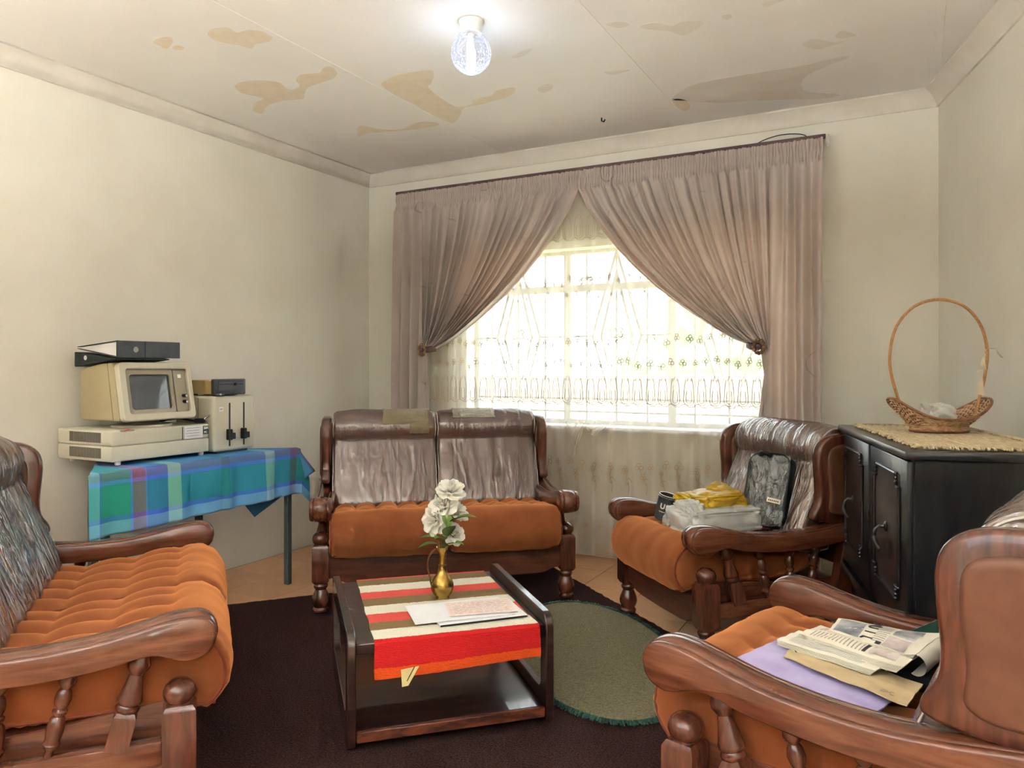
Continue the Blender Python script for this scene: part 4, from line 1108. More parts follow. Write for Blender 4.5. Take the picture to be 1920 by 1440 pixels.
def curtain(side,xo,xi,xt,xto,u0,label):
    """xo outer edge, xi meeting point, xt tie point, xto where the straight outer part ends at tie height"""
    zt,zm,zb=2.441,1.325,.03
    nf=19
    rr=11.3*side
    def f(u,v):
        if v<.62: s=v/.62; z=zt-(zt-zm)*s
        else: s=1; z=zm-(zm-zb)*(v-.62)/.38
        d=(z-zm)/(zb-zm) if z<zm else 0
        xtop=xo+(xi-xo)*u
        ph=2*pi*nf*u+3.4*noise.noise(Vector((u*7+rr,0,0)))+1.5*noise.noise(Vector((u*19+rr,0,0)))
        lo=lambda q:noise.noise(Vector((u*26+rr,q,2)))
        if u<u0:
            k=u/u0; xbot=xo+(xto-xo)*k; t=min(1,(zt-z)/(zt-zm)); x=xtop+(xbot-xtop)*t
            A=.017+.016*min(1,(zt-z)/.5); y=YC-.022*t
            ff=2*pi*3*k+.6; fold=sin(ph)*(1-.7*t)+.9*t*sin(ff+.8*d)
        else:
            k=(u-u0)/(1-u0); xp=xt+(xto-xt)*(1-k)*.75; g=lerp_tab(GT,max(0,(s*(zt-zm)-.12)/(zt-zm-.12)))
            g=g if s>0 else 1
            x=xp+(xtop-xp)*g; A=.014+.020*min(1,s*2.2)
            # sagging: deep swags between folds
            A*=(1+.5*lo(z*.6)); fold=.8*sin(ph+.5*sin(s*3))+.28*sin(2.3*ph+1.1+s)+.2*lo(z)
            y=YC+.012*s
            if d:
                sp=xt-(.11*side if True else 0); x=xp+((xt+side*(-.02)+(k-.5)*side*-.16)-xp)*min(1,d*1.7)
                fold=sin(2*pi*2.2*k+.4); A=.03; y=YC+.014-.006*d
        if z>2.315:
            h=min(1,(z-2.315)/.02); ru=sin(2*pi*82*u+4*noise.noise(Vector((u*60,z*14,rr))))
            fold=fold*(1-h)+ru*h; A=A*(1-h)+(.0085+.004*sin((z-2.315)*95))*h; y=y*(1-h)+(YC+.004)*h
            if s==0: x=xtop
        return (x+ .25*A*sin(ph*1.0+1.2)*(1 if u>=u0 else .3)*(0 if z>2.315 else 1), y-A*fold, z+(.006*noise.noise(Vector((u*70,0,rr))) if v==0 else 0))
    o=MB().grid(f,520,110).build('curtain',curtain_m,recalc=False,angle=180); tag(o,label,'curtain','tied-back window curtains')
curtain(1,.345,1.757,.60,.565,.16,'left taupe curtain, gathered and tied back towards the computer corner')
curtain(-1,3.185,1.753,2.868,2.925,.19,'right taupe curtain, gathered and tied back behind the armchair')
rl=empty('curtain_rail',(1.76,0,2.44)); tag(rl,'brown wooden curtain rail above the window','curtain rail')
MB().box((0,-.098,.013),(2.87,.018,.024),.002,1).build('rail_board',rail_m,rl,smooth=False)
for x in (-1.3,-.45,.45,1.3): MB().box((x,-.045,.012),(.02,.09,.02)).build('bracket',rail_m,rl,smooth=False)
MB().box((1.44,-.05,.004),(.012,.1,.05)).build('end_bracket',white_m,rl,smooth=False)
w=empty('wire',(2.95,-.01,2.49)); tag(w,'loose thin wire looping on the wall above the curtain rail','wire')
MB().tube(catmull([(-.17,0,-.02),(-.08,-.004,.015),(.02,-.004,.028),(.12,-.004,.012),(.16,0,-.03)],6),.0028,6).build('strand',black_m,w)
brown_tie=surf('brown_tie',S(128,92,70),S(160,122,96),.7,20)
def tieback(x,z,y,label):
    t=empty('curtain_tieback',(x,y,z)); tag(t,label,'tieback','curtain tiebacks')
    for k in range(12):
        a=2*pi*k/12; M=Matrix.Translation((.026*cos(a),-.004*(k%2),.036*sin(a)))
        MB().lathe(catmull([(0,-.012),(.008,-.009),(.011,0),(.008,.009),(0,.012)],2),10,M).build('rosette_bead',brown_tie,t)
    MB().lathe([(0,-.012),(.012,-.01),(.017,0),(.012,.01),(0,.012)],14,Matrix.Rotation(pi/2,4,'X')).build('rosette_heart',rail_m,t)
    s=1 if x<1.5 else -1
    MB().tube(catmull([(0,.02,0),(s*.045,.03,.004),(s*.07,.06,.012)],5),.012,8,flat=1.8).build('band',rail_m,t)
tieback(.612,1.325,-.185,'brown rosette tieback on the left curtain')
tieback(2.862,1.318,-.185,'brown rosette tieback on the right curtain')
# lace
YL=-.080
def lace_y(x,z):
    k=.35+.65*min(1,(2.3-z)/.8)
    return YL+k*(.009*sin(x*21+1.5*sin(x*5.1))+.0065*sin(x*43+2*sin(x*3.3)+.25*sin(z*2))+.0012*sin(x*97+2*sin(x*7)))
def lace_mat():
    m,nt,p=new_mat('sheer_lace'); nt.nodes.remove(p); out=nt.nodes['Material Output']
    tr=N(nt,'ShaderNodeBsdfTransparent'); tr.inputs['Color'].default_value=(1,1,1,1)
    tl=N(nt,'ShaderNodeBsdfTranslucent'); tl.inputs['Color'].default_value=S(238,230,218)
    di=N(nt,'ShaderNodeBsdfDiffuse'); di.inputs['Color'].default_value=S(240,232,220)
    a=N(nt,'ShaderNodeMixShader'); a.inputs[0].default_value=.5; nt.links.new(tl.outputs[0],a.inputs[1]); nt.links.new(di.outputs[0],a.inputs[2])
    lw=N(nt,'ShaderNodeLayerWeight'); lw.inputs['Blend'].default_value=.42
    mr=N(nt,'ShaderNodeMapRange'); mr.inputs['To Min'].default_value=.34; mr.inputs['To Max'].default_value=.9; nt.links.new(lw.outputs['Facing'],mr.inputs['Value'])
    b=N(nt,'ShaderNodeMixShader'); nt.links.new(mr.outputs['Result'],b.inputs[0]); nt.links.new(tr.outputs[0],b.inputs[1]); nt.links.new(a.outputs[0],b.inputs[2]); nt.links.new(b.outputs[0],out.inputs['Surface'])
    return m
lace_m=lace_mat()
thread_m=surf('lace_thread',S(138,112,82),S(160,134,102),.8,10)
lc=empty('lace_curtain',(1.8,-.08,0)); tag(lc,'sheer white lace curtain with embroidered flowers across the window','lace curtain')
LX0,LX1=.60,2.99
lo_=lambda p:(p[0]-1.8,p[1]+.08,p[2])
MB().grid(lambda u,v:lo_((LX0+(LX1-LX0)*u,lace_y(LX0+(LX1-LX0)*u,2.36-2.335*v),2.36-2.335*v)),620,40).build('sheer',lace_m,lc,recalc=False,angle=180)
emb=MB()
def thread(pts,w=.0018):
    """thin stitched line lying on the lace"""
    n=len(pts); V=[];F=[]
    for i,(x,z) in enumerate(pts):
        a=pts[max(0,i-1)];b=pts[min(n-1,i+1)]; tx,tz=b[0]-a[0],b[1]-a[1]; l=sqrt(tx*tx+tz*tz) or 1
        nx,nz=-tz/l*w,tx/l*w
        for s in(-1,1): xx,zz=x+nx*s,z+nz*s; V.append(lo_((xx,lace_y(xx,zz)-.0025,zz)))
    for i in range(n-1): F.append((2*i,2*i+1,2*i+3,2*i+2))
    emb.add(V,F)
rl_=random.Random(4)
def flower(x,z,s):
    for k in range(3):
        a0=pi/2+2*pi*k/3+rl_.uniform(-.4,.4); cx,cz=x+s*.55*cos(a0),z+s*.55*sin(a0)
        thread([(cx+s*.5*cos(t*2*pi/8+a0),cz+s*.5*sin(t*2*pi/8+a0)) for t in range(9)])
    thread([(x,z),(x+s*.4*rl_.uniform(-1,1),z-s*.9),(x+s*.5*rl_.uniform(-1,1),z-s*1.6)])
def tulip(x,z0,h,wd):
    for q in (1,.55):
        thread([(x+wd*q*.5*cos(pi+pi*k/8)*(1 if k<9 else 1),z0+wd*q*.5*sin(pi+pi*k/8)+ (h*.15)) for k in range(9)])
        for s in(-1,1): thread([(x+s*wd*q*.5,z0+h*.15),(x+s*wd*q*.42,z0+h*.5*q+h*.2),(x+s*wd*q*.3,z0+h*q)])
    thread([(x-wd*.2,z0+h*.9),(x,z0+h*1.1),(x+wd*.25,z0+h*1.05),(x+wd*.2,z0+h*.9)])
def scallop(z,amp,per,x0=LX0,x1=LX1):
    n=int((x1-x0)/.008); thread([(x0+(x1-x0)*k/n,z-amp*abs(sin(pi*(x0+(x1-x0)*k/n)/per))+amp*.35*abs(sin(3*pi*(x0+(x1-x0)*k/n)/per))) for k in range(n+1)])
for zr,s,st in ((1.755,.017,.062),(1.66,.012,.075),(1.37,.019,.062),(1.235,.02,.062),(.60,.024,.085),(.545,.016,.11),(.215,.02,.09)):
    x=LX0+.03
    while x<LX1-.02:
        flower(x,zr+rl_.uniform(-.02,.02),s*rl_.uniform(.7,1.2)); x+=st*rl_.uniform(.8,1.2)
for z0,h in ((.985,.15),(2.03,.13)):
    x=LX0+.05
    while x<LX1-.03: tulip(x,z0,h,.058); x+=.078
scallop(.985,.022,.078); scallop(2.025,.02,.078)
x=LX0+.04
while x<LX1-.03:                                                     # curled vines under the lower flowers
    c=x; thread([(c+.03*(1-k/14)*cos(k*.55),.50+.03*(1-k/14)*sin(k*.55)) for k in range(12)]); thread([(c,.575),(c-.012,.53),(c+.01,.47),(c+.002,.43)]); x+=.11
tag(emb.build('embroidery',thread_m,lc,recalc=False),kind='stuff')
# end of the lace caught up on the sill
def tuck(u,v):
    x=1.66+.27*u; zt=.86-.02*u; depth=.22*max(0,1-abs(u-.22)/.22)**.8 if u<.44 else .075*max(0,sin((u-.44)/.56*pi))
    z=zt-depth*v; return lo_((x,lace_y(x,z)-.012-.01*sin(v*9+u*20),z))
MB().grid(tuck,60,16).build('tucked_hem',lace_m,lc,recalc=False,angle=180)

# ------------------------------------------------------------------ ceiling lamp
lp=empty('ceiling_lamp',(1.995,-1.808,ZC)); tag(lp,'ceiling lamp with clear dimpled globe and lit white tube','lamp')
MB().lathe([(0,-.001),(.052,-.001),(.052,-.006),(.047,-.012),(.046,-.045),(.044,-.052),(0,-.052)],32).build('lamp_base',white_m,lp)
def globe_mat():
    m,nt,p=new_mat('dimpled_glass'); nt.nodes.remove(p); out=nt.nodes['Material Output']
    tr=N(nt,'ShaderNodeBsdfTransparent'); tr.inputs['Color'].default_value=(.95,.96,1,1); gl=N(nt,'ShaderNodeBsdfGlossy'); gl.inputs['Roughness'].default_value=.08
    di=N(nt,'ShaderNodeBsdfTranslucent'); di.inputs['Color'].default_value=(.9,.93,1,1)
    vo=N(nt,'ShaderNodeTexVoronoi'); vo.inputs['Scale'].default_value=75; nt.links.new(coords(nt),vo.inputs['Vector'])
    nr=bump(nt,vo.outputs['Distance'],1,.01); nt.links.new(nr,gl.inputs['Normal']); nt.links.new(nr,di.inputs['Normal'])
    lw=N(nt,'ShaderNodeLayerWeight'); lw.inputs['Blend'].default_value=.4; nt.links.new(nr,lw.inputs['Normal'])
    a=N(nt,'ShaderNodeMixShader'); a.inputs[0].default_value=.12; nt.links.new(gl.outputs[0],a.inputs[1]); nt.links.new(di.outputs[0],a.inputs[2])
    mr=N(nt,'ShaderNodeMapRange'); mr.inputs['To Min'].default_value=.06; mr.inputs['To Max'].default_value=.6; nt.links.new(lw.outputs['Facing'],mr.inputs['Value'])
    b=N(nt,'ShaderNodeMixShader'); nt.links.new(mr.outputs['Result'],b.inputs[0]); nt.links.new(tr.outputs[0],b.inputs[1]); nt.links.new(a.outputs[0],b.inputs[2]); nt.links.new(b.outputs[0],out.inputs['Surface'])
    return m
MB().lathe(catmull([(.042,-.05),(.058,-.066),(.076,-.095),(.084,-.128),(.080,-.16),(.062,-.192),(.034,-.212),(.014,-.218),(.010,-.2165),(0,-.217)],3),40).build('globe',globe_mat(),lp)
MB().lathe([(.016,-.05),(.016,-.085),(.02,-.09),(.02,-.115),(.017,-.12)],20).build('lamp_socket',white_m,lp)
MB().lathe([(.0165,-.118),(.018,-.124),(.018,-.2),(.013,-.208),(0,-.21)],20).build('tube',glow('lit_tube',(.62,.76,1,1),LAMP_E),lp)

# ------------------------------------------------------------------ cabinet
cbn=empty('cabinet',(3.46,-1.47,0),radians(-75.7)); tag(cbn,'black-stained two-door cabinet on a stand by the right wall','cabinet')
CT=.955
MB().box((0,.235,CT-.012),(1.09,.47,.024),.004,2).build('cabinet_top',cab_m,cbn)
MB().box((0,.245,.655),(1.04,.43,.55),.003,1).build('carcass',cab_m,cbn,smooth=False)
MB().box((0,.235,.368),(1.10,.47,.03),.006,2).build('stand_ledge',cab_m,cbn)
MB().box((0,.245,.325),(1.02,.42,.06),.003,1).build('stand_rail',cab_m,cbn,smooth=False)
for x in (-.47,.47):
    for y in (.07,.42):
        MB().lathe([(.018,0),(.024,.01),(.022,.03),(.016,.06),(.024,.1),(.03,.16),(.026,.2),(.018,.23),(.03,.25),(.03,.3)],16,Matrix.Translation((x,y,0))).build('leg',cab_m,cbn)
MB().box((0,.028,.655),(.016,.012,.53)).build('centre_stile',black_m,cbn,smooth=False)
for s in (-1,1):
    dr=MB().box((s*.262,.024,.655),(.495,.02,.535),.004,2).build('door',cab_m,cbn)
    cx=s*.265; hw_,z0,z1=.165,.485,.872
    MB().layers(rrect(cx-hw_,cx+hw_,z0,z1,.01,2),[(.0125,0),(.0155,0)],lambda a,b,h:(a,h,b)).build('door_panel',cabdoor_m,dr)
    n_=.03
    lp_=[(cx-hw_+n_,z1),(cx+hw_-n_,z1),(cx+hw_-n_,z1-n_*1.3),(cx+hw_,z1-n_*1.3),(cx+hw_,z0+n_*1.3),(cx+hw_-n_,z0+n_*1.3),(cx+hw_-n_,z0),(cx-hw_+n_,z0),(cx-hw_+n_,z0+n_*1.3),(cx-hw_,z0+n_*1.3),(cx-hw_,z1-n_*1.3),(cx-hw_+n_,z1-n_*1.3)]
    for k in range(12):
        a,b=lp_[k],lp_[(k+1)%12]; r=.0055 if k%3==0 else .0042
        MB().tube([(a[0],.0105,a[1]),(b[0],.0105,b[1])],r,8).build('bead_moulding',cab_m,dr)
        if k%3:
            for q in range(4):
                t=q/3; c=(a[0]+(b[0]-a[0])*t,.008,a[1]+(b[1]-a[1])*t)
                MB().lathe([(0,-.006),(.005,-.004),(.0066,0),(.005,.004),(0,.006)],8,Matrix.Translation(c)).build('carved_bead',cab_m,dr)
    h=MB().lathe(catmull([(0,0),(.016,.001),(.014,.006),(.007,.010),(.006,.02),(0,.022)],2),14,Matrix.Translation((cx,.012,.68)) @ Matrix.Rotation(pi/2,4,'X')).build('handle_rose',pewter_m,dr)
    hd=MB().tube(catmull([(cx,-.006,.685),(cx-.004,-.02,.668),(cx-.008,-.024,.64),(cx-.004,-.016,.615),(cx-.002,-.008,.605)],4),[.004]*4+[.006]*4+[.0095]*4+[.0085]*4+[.004],10).build('drop_handle',pewter_m,dr)
MB().box((-.01,.012,.665),(.008,.004,.03)).build('key_plate',brass2_m,cbn,smooth=False)
# fringed raffia mat on the cabinet
fm=empty('raffia_mat',(3.46,-1.47,CT),radians(-75.7)); tag(fm,'straw-coloured fringed raffia mat on top of the cabinet','mat')
MX0,MX1,MY0,MY1=-.46,.47,.065,.44
def rm(u,v):
    x=MX0+(MX1-MX0)*u; y=MY0+(MY1-MY0)*v; e=.010*noise.noise(Vector((x*25,y*25,0)))
    return (x+(e if u in(0,1) else 0),y+(e if v in(0,1) else 0),.0 if (u in(0,1) or v in(0,1)) else .007+.003*sin(y*260)+.003*noise.noise(Vector((x*16,y*50,1))))
MB().grid(rm,80,60).build('weave',mat_m,fm)
mb=MB(); rf=random.Random(9)
for k in range(210):
    t=k/210*4; 
    if t<1: p=(MX0+(MX1-MX0)*t,MY0); d=(0,-1)
    elif t<2: p=(MX1,MY0+(MY1-MY0)*(t-1)); d=(1,0)
    elif t<3: p=(MX1-(MX1-MX0)*(t-2),MY1); d=(0,1)
    else: p=(MX0,MY1-(MY1-MY0)*(t-3)); d=(-1,0)
    L=rf.uniform(.012,.028); s=rf.uniform(-.012,.012); q=(p[0]+d[0]*L+d[1]*s,p[1]+d[1]*L+d[0]*s)
    mb.tube([(p[0]-d[0]*.008,p[1]-d[1]*.008,.008),((p[0]+q[0])/2,(p[1]+q[1])/2,.009),(q[0],q[1],.0045)],[.004,.0042,.0026],5)
tag(mb.build('fringe',mat_m,fm),kind='stuff')
# cane basket with tall hoop
ZB=CT+.0105
bk=empty('cane_basket',(3.698,-1.293,ZB),radians(28.17)); tag(bk,'boat-shaped woven cane basket with tall hoop handle on the cabinet','basket')
# local x = along the hoop
def rimpt(a):
    c=abs(cos(a)); x=.178*math.copysign(c**.75,cos(a)); y=.092*math.copysign(abs(sin(a))**.8,sin(a)); z=.048+.075*c**1.8; return x,y,z
def bowl(u,v):
    a=2*pi*u; x,y,z=rimpt(a)
    bx,by=.098*cos(a),.062*sin(a); t=v
    k=t**1.15
    px=bx+(x-bx)*(k if abs(cos(a))<.3 else k); py=by+(y-by)*k*1.0; pz=.028+(z-.028)*(t**(1+.5*abs(cos(a))))
    return Vector((px,py,pz))
mb=MB(); ms=MB(); NS=44
for j in range(13):
    v=.04+.92*j/12; pts=[]
    for i in range(NS*3):
        u=i/(NS*3); a=2*pi*u; nrm=Vector((cos(a)*.8,sin(a),-.5)).normalized()
        pts.append(bowl(u,v)+nrm*(.0034*cos(pi*i/3+pi*j)))
    mb.tube(pts,.0036,5,True)
for j in range(4):
    pts=[]
    for i in range(NS*2):
        a=2*pi*i/(NS*2); r=.0026*cos(pi*i/2+pi*j); pts.append(((.1+r)*cos(a),(.064+r)*sin(a),.008+.006*j))
    mb.tube(pts,.0034,5,True)
for i in range(NS): ms.tube([bowl(i/NS,v/8) for v in range(9)],.0026,5)
tag(mb.build('cane_weave',cane2_m,bk),kind='stuff'); tag(ms.build('cane_stakes',canedark_m,bk),kind='stuff')
MB().grid(lambda u,v:(.096*v*cos(2*pi*u),.06*v*sin(2*pi*u),.026),40,4,True).build('basket_floor',canedark_m,bk)
MB().tube([(.102*cos(2*pi*k/48),.066*sin(2*pi*k/48),.005) for k in range(48)],.0045,7,True).build('foot_ring',canedark_m,bk)
MB().tube([rimpt(2*pi*k/72) for k in range(72)],.0052,7,True).build('rim',canedark_m,bk)
hp=catmull([(-.118,0,.03),(-.15,0,.12),(-.178,0,.22),(-.18,0,.30),(-.155,0,.39),(-.09,0,.462),(0,0,.487),(.09,0,.464),(.152,0,.395),(.178,0,.30),(.17,0,.21),(.148,0,.12),(.13,0,.04)],5)
MB().tube(hp,.0056,8).build('hoop_handle',cane_m,bk)
def ribbon(pts,w,name='ribbon'):
    P=catmull(pts,5); 
    MB().grid(lambda u,v:(Vector(P[min(len(P)-1,int(round(v*(len(P)-1))))])+Vector((w*(u-.5)*cos(v*4),w*(u-.5)*.6,w*.2*(u-.5)))),3,len(P)-1).build(name,ribbon_m,bk,recalc=False)
ribbon([(.172,-.006,.305),(.158,-.014,.28),(.15,-.02,.25),(.156,-.018,.23)],.014)
ribbon([(.166,-.008,.235),(.148,-.02,.2),(.14,-.022,.165),(.143,-.02,.135)],.018)
ribbon([(.176,-.006,.306),(.195,-.02,.304),(.208,-.02,.285),(.224,-.016,.272)],.008)
ribbon([(.16,-.01,.24),(.14,-.02,.226),(.128,-.018,.218)],.009)
ts=MB(); bm=bmesh.new(); bmesh.ops.create_icosphere(bm,subdivisions=4,radius=1)
for v in bm.verts:
    d=1+.45*noise.noise(v.co*1.7+Vector((3,1,0)))+.16*noise.noise(v.co*5); v.co=Vector((v.co.x*.062*d,v.co.y*.035*d,v.co.z*.036*d))
bm.verts.index_update(); ts.add([v.co[:] for v in bm.verts],[[v.index for v in f.verts] for f in bm.faces]); bm.free()
o=ts.build('tissue',tissue_m); o.location=(3.70,-1.295,ZB+.067); o.rotation_euler=(0,.25,radians(28)); tag(o,'crumpled white tissue lying in the cane basket','tissue')

# ------------------------------------------------------------------ bags on the armchair by the window
def onchair(mid,th,x,y): c,s=cos(th),sin(th); return (mid[0]+c*x-s*y,mid[1]+s*x+c*y)
CH1=((2.634,-1.215),radians(-44.1)); CH2=((3.236,-2.415),radians(-104.7))
mx_,my_=onchair(*CH1,-.125,.065)
mug=empty('cup_sleeve',(mx_,my_,.500)); mug.rotation_euler=(radians(-4),radians(14),radians(-20)); tag(mug,'black padded cup sleeve with white letters, beside the white bag','cup sleeve')
MB().lathe([(.0,0),(.036,0),(.040,.004),(.043,.118),(.040,.118),(.037,.008),(0,.008)],32).build('sleeve',mug_m,mug)
mb=MB()
for k in range(44): a=2*pi*k/44; mb.box((.0428*cos(a),.0428*sin(a),.111),(.0016,.0012,.005),M=None,R=Matrix.Rotation(a,3,'Z'))
tag(mb.build('stitching',stitch_m,mug,smooth=False),kind='stuff')
MB().tube([(.0415*cos(2*pi*k/32),.0415*sin(2*pi*k/32),.1185) for k in range(32)],.002,5,True).build('rim_binding',stitch_m,mug)
for k,ch in enumerate('USA'):
    an=radians(-76+k*30); M=Matrix.Rotation(an,4,'Z') @ Matrix.Translation((.0418,0,.068)) @ RX
    text_mesh(ch,.034,stitch_m,mug,M,bold=.001,ext=.0008)
mb=MB()
for k in range(18): an=radians(-92+k*5); mb.box((.0415*cos(an),.0415*sin(an),.043),(.001,.0034,.003),R=Matrix.Rotation(an,3,'Z'))
tag(mb.build('small_print',stitch_m,mug,smooth=False),kind='stuff')

def blob(name, mat, sx, sy, sz, seed, amp=.12, freq=2.2, amp2=.05, freq2=7, sq=.5, parent=None, flat=True):
    """rounded-box lump with creases"""
    bm=bmesh.new(); bmesh.ops.create_icosphere(bm,subdivisions=5,radius=1); o=Vector((seed*3.1,seed*1.7,seed))
    for v in bm.verts:
        p=v.co.copy(); q=Vector([math.copysign(abs(c)**sq,c) for c in p])
        rg=abs(noise.noise(p*freq2+o)); d=1+amp*noise.noise(p*freq+o)-amp2*(1-rg)**4+amp2*.5*noise.noise(p*freq2*2+o)
        q*=d
        if flat and q.z<-.8: q.z=-.8+(q.z+.8)*.1
        v.co=Vector((q.x*sx,q.y*sy,(q.z+.82)*sz))
    bm.verts.index_update(); mb=MB().add([v.co[:] for v in bm.verts],[[v.index for v in f.verts] for f in bm.faces]); bm.free()
    return mb.build(name,mat,parent,angle=180)
bx_,by_=onchair(*CH1,.062,.245)
wb=empty('white_bag',(bx_,by_,.487),radians(-44.1)); tag(wb,'bulging white plastic carrier bag on the armchair, under the yellow bag','bag')
blob('bag_body',wbag_m,.115,.235,.058,2,.10,1.6,.10,3.2,.42,wb)
o=blob('bag_handle',wbag_m,.045,.03,.028,8,.2,2,.1,4,.7,wb); o.location=(-.105,-.185,.0)
o=blob('bag_knot',wbag_m,.085,.055,.066,21,.16,1.8,.14,3.2,.55,wb); o.location=(.01,-.16,.012)
o=blob('red_box_end',pink_m,.05,.055,.026,5,.05,2,.03,3,.4,wb); o.location=(.06,.20,.004)
yx,yy=onchair(*CH1,.03,.25)
yb=empty('yellow_bag',(yx,yy,.572),radians(-44.1)); tag(yb,'crumpled yellow plastic carrier bag lying on the white bag','bag')
blob('bag_body',ybag_m,.105,.135,.042,11,.22,1.5,.16,2.6,.6,yb)
o=blob('bag_fold',ybag_m,.07,.06,.034,4,.25,1.8,.16,3,.6,yb); o.location=(-.055,-.10,.004)
o=blob('bag_fold',ybag_m,.085,.05,.04,14,.15,1.5,.1,3,.45,yb); o.location=(-.03,.06,.012); o.rotation_euler=(.2,.35,.4)
# clear-fronted black bag leaning on the backrest
px_,py_=onchair(*CH1,.15,.425)
pk=empty('toilet_bag',(px_,py_,.492)); pk.rotation_euler=(radians(-17),0,radians(-44.1+34)); tag(pk,'black nylon bag with clear plastic front leaning against the armchair back','bag')
bl=rrect(-.095,.095,.0,.33,.055,6)
bl=[(a+.10*(b-.16)*.25,b) for a,b in bl]
MB().layers(bl,[(-.045,-.012),(-.04,-.003),(-.034,0),(.065,0),(.085,-.008),(.092,-.03)],lambda a,b,h:(a,h,b)).build('bag_body',pack_m,pk)
pf=MB(); 
def pfront(u,v):
    x=-.088+.176*u; z=.008+.312*v; x+=.10*(z-.16)*.25; b=.018*sin(pi*u)**.5*sin(pi*v)**.5+.005*noise.noise(Vector((x*30,z*22,0)))+.004*noise.noise(Vector((x*70,z*30,5)))
    return (x,-.044-b,z)
pf.grid(pfront,40,50).build('clear_front',packfilm_m,pk,recalc=False,angle=180)
MB().tube([(a*.97,-.046,.005+b*.975) for a,b in bl],.003,6,True).build('piping',black_m,pk)
MB().box((.045,-.066,.115),(.06,.002,.02),.0005,1,R=Matrix.Rotation(.12,3,'Y')).build('name_label',cream_paper_m,pk,smooth=False)
mb=MB()
for k in range(6): mb.box((.024+.008*k,-.0675,.117-.001*k),(.005,.0006,.006))
tag(mb.build('label_print',ink_m,pk,smooth=False),kind='stuff')
MB().tube(catmull([(-.04,-.05,.316),(-.03,-.065,.325),(-.005,-.068,.322),(.008,-.052,.31)],5),.009,8).build('carry_loop',black_m,pk)

# ------------------------------------------------------------------ papers on the armchair in the foreground
def flat_item(name,mat,corners,z,th,label,cat,wavy=.002,seed=0,group=None):
    """thin sheet through four corners (chair coordinates), following the seat"""
    P=[Vector((*onchair(*CH2,*c[:2]),z+(c[2] if len(c)>2 else 0))) for c in corners]
    ce=sum(P,Vector())/4; n=16
    def f(u,v,d):
        p=P[0]*(1-u)*(1-v)+P[1]*u*(1-v)+P[2]*u*v+P[3]*(1-u)*v-ce
        return p+Vector((0,0,d+wavy*noise.noise(Vector((u*5+seed,v*5,seed)))))
    mb=MB(); mb.grid(lambda u,v:f(u,v,th),n,n); k=len(mb.V); mb.grid(lambda u,v:f(u,v,0),n,n); w=n+1
    edge=[i for i in range(w)]+[j*w+n for j in range(1,w)]+[n*w+i for i in range(n-1,-1,-1)]+[j*w for j in range(n-1,0,-1)]
    for a,b in zip(edge,edge[1:]+edge[:1]): mb.F.append((a,b,b+k,a+k))
    t=empty(name,ce); tag(t,label,cat,group); o=mb.build('sheet',mat,t); return t,ce
ZS=.474
li,c0=flat_item('plastic_envelope',lilac_m,[(.215,.05,.008),(-.018,.084,.012),(.04,.40,-.008),(.26,.38,-.01)],ZS+.013,.003,'glossy lilac plastic envelope on the foreground armchair seat','envelope',.004,1)
mn,c1=flat_item('manila_envelope',manila_m,[(.128,.141),(.005,.125),(.065,.43,-.004),(.204,.435,-.004)],ZS+.029,.0025,'brown paper envelope lying across the lilac one on the armchair','envelope',.004,2)
scr_=scribble('scribbled_note',mn,.035,.02,3,.0042,ink_m,8,.0012); scr_.location=Vector((*onchair(*CH2,.17,.39),ZS+.026))-c1; scr_.rotation_euler=(0,0,radians(-104.7+80))
scr_=scribble('scribbled_note',mn,.03,.012,1,.005,ink_m,9,.004); scr_.location=Vector((*onchair(*CH2,.085,.155),ZS+.0285))-c1; scr_.rotation_euler=(0,0,radians(-70))
bo=empty('dark_book',(*onchair(*CH2,-.11,.40),ZS-.012),radians(-104.7+8)); tag(bo,'dark hardback book under the newspapers against the chair back','book')
MB().box((0,0,.022),(.26,.15,.042),.003,1).build('cover',black_m,bo,smooth=False); MB().box((0,-.002,.022),(.252,.152,.034)).build('pages',cream_paper_m,bo,smooth=False)
gc=empty('green_folder',(*onchair(*CH2,-.262,.40),ZS+.02),radians(-104.7)); tag(gc,'dark green folder corner standing up behind the newspapers','folder')
MB().layers([(-.10,0),(.09,0),(.0,.068)],[(-.002,0),(.002,0)],lambda a,b,h:(h-.02,a,b)).build('cover',green_m,gc,smooth=False)
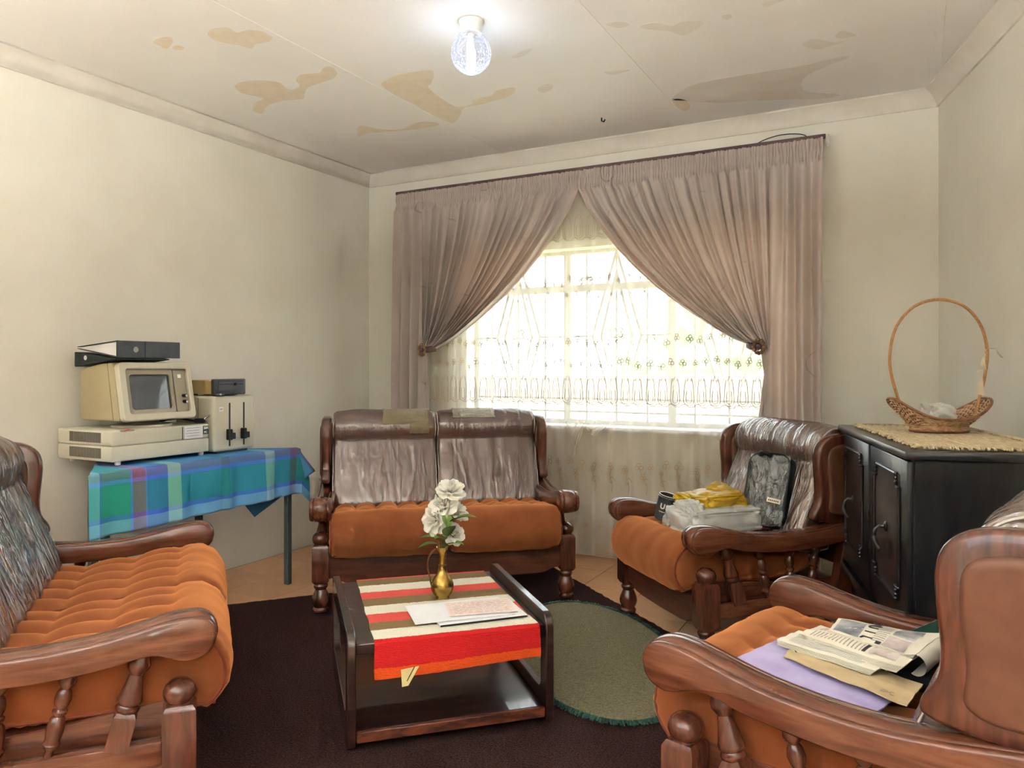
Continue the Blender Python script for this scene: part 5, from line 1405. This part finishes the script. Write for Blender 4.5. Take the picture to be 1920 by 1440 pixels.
# newspapers: folded bundles, each a stack of bent sheets
def news(name,label,corners,z,layers_,curl,seed):
    P=[Vector((*onchair(*CH2,*c[:2]),z+(c[2] if len(c)>2 else 0))) for c in corners]; ce=sum(P,Vector())/4
    t=empty(name,ce); tag(t,label,'newspaper','newspapers on the armchair')
    def surf_pt(u,v,lift):
        p=P[0]*(1-u)*(1-v)+P[1]*u*(1-v)+P[2]*u*v+P[3]*(1-u)*v-ce
        r=.010*sin(pi*v)*sin(pi*u)+.004*noise.noise(Vector((u*4+seed,v*4,seed)))
        return p+Vector((0,0,lift+r+curl*max(0,v-.75)**2*8))
    for k in range(layers_):
        sh=.004*k*(1 if k%2 else -1)*.4
        def f(u,v,k=k,sh=sh): return surf_pt(u,min(1,v*(1-.012*(layers_-1-k))),.0032*k+.0006*sin(u*9+k))
        mb=MB(); mb.grid(lambda u,v:f(u,v)+Vector((0,0,.0011)),14,18); kk=len(mb.V); mb.grid(f,14,18); w=15
        edge=[i for i in range(w)]+[j*w+14 for j in range(1,19)]+[18*w+i for i in range(13,-1,-1)]+[j*w for j in range(17,0,-1)]
        for a,b in zip(edge,edge[1:]+edge[:1]): mb.F.append((a,b,b+kk,a+kk))
        mb.build('page',news_m if k%2==0 else cream_paper_m,t)
    top=.0032*(layers_-1)+.0018
    def printed(u0,u1,v0,v1,mat,nm='printed_picture'):
        MB().grid(lambda a,b:surf_pt(u0+(u1-u0)*a,v0+(v1-v0)*b,top),8,8).build(nm,mat,t,recalc=False)
    def lines(u0,u1,v0,v1,n,along='u'):
        mb=MB(); r=random.Random(seed+n)
        for q in range(n):
            e=.35/n
            if along=='u':
                v=v0+(v1-v0)*(q+.5)/n; L=r.uniform(.8,1); mb.grid(lambda a,b:surf_pt(u0+(u1-u0)*L*a,v+(v1-v0)*e*(b-.5),top),8,1)
            else:
                u=u0+(u1-u0)*(q+.5)/n; L=r.uniform(.8,1); mb.grid(lambda a,b:surf_pt(u+(u1-u0)*e*(b-.5),v0+(v1-v0)*L*a,top),8,1)
        tag(mb.build('text_lines',grey_ink,t,recalc=False),kind='stuff')
    return t,printed,lines,surf_pt,top
grey_ink=surf('newsprint_text',S(150,148,144),S(176,172,166),.85,200)
t1,pr,ln,sp,tp=news('newspaper','folded newspaper bundle under the others, edges towards the near arm',[(.07,.10),(-.03,.115),(.0,.36),(.11,.345)],ZS+.033,5,0,3)
ln(.1,.9,.1,.9,16,'v')
t2,pr,ln,sp,tp=news('newspaper','open newspaper with lines of print in the middle of the pile',[(.035,.14),(-.06,.16),(-.04,.41),(.10,.40)],ZS+.046,6,.01,5)
ln(.1,.45,.08,.6,14,'u'); ln(.55,.9,.08,.5,10,'u'); pr(.12,.75,.66,.9,photo2_m); pr(.1,.9,.60,.635,ink_m,'printed_rule')
t3,pr,ln,sp,tp=news('newspaper','topmost newspaper with grey photographs, its back edge curling over',[(-.005,.20),(-.115,.185),(-.15,.42),(.045,.41)],ZS+.06,5,.018,9)
pr(.08,.92,.04,.34,photo_m); ln(.08,.92,.48,.62,12,'v'); pr(.45,.95,.64,.86,photo_m); pr(.04,.4,.62,.86,photo2_m); pr(.02,.12,.54,.6,ink_m,'printed_rule')
for k,chh in enumerate('LIUX'):
    p=sp(.14+.22*k,.40,tp+.0006); q=sp(.14+.22*k,.45,tp+.0006); a=q-p
    text_mesh(chh,.034,ink_m,t3,Matrix.Translation(p+(q-p)*.4) @ Matrix.Rotation(atan2(a.y,a.x)+pi/2+pi,4,'Z'),bold=.001)
# rolled back edge of the top newspaper
mb=MB()
def roll(u,v):
    p=sp(u,1.0,tp-.002); an=pi*1.15*v; d=(sp(u,1,0)-sp(u,.95,0)); d.z=0; d.normalize()
    return p+d*(.024*sin(an))+Vector((0,0,.024*(cos(an)-1)))
mb.grid(roll,14,14).build('curled_edge',news_m,t3,recalc=False,angle=180)
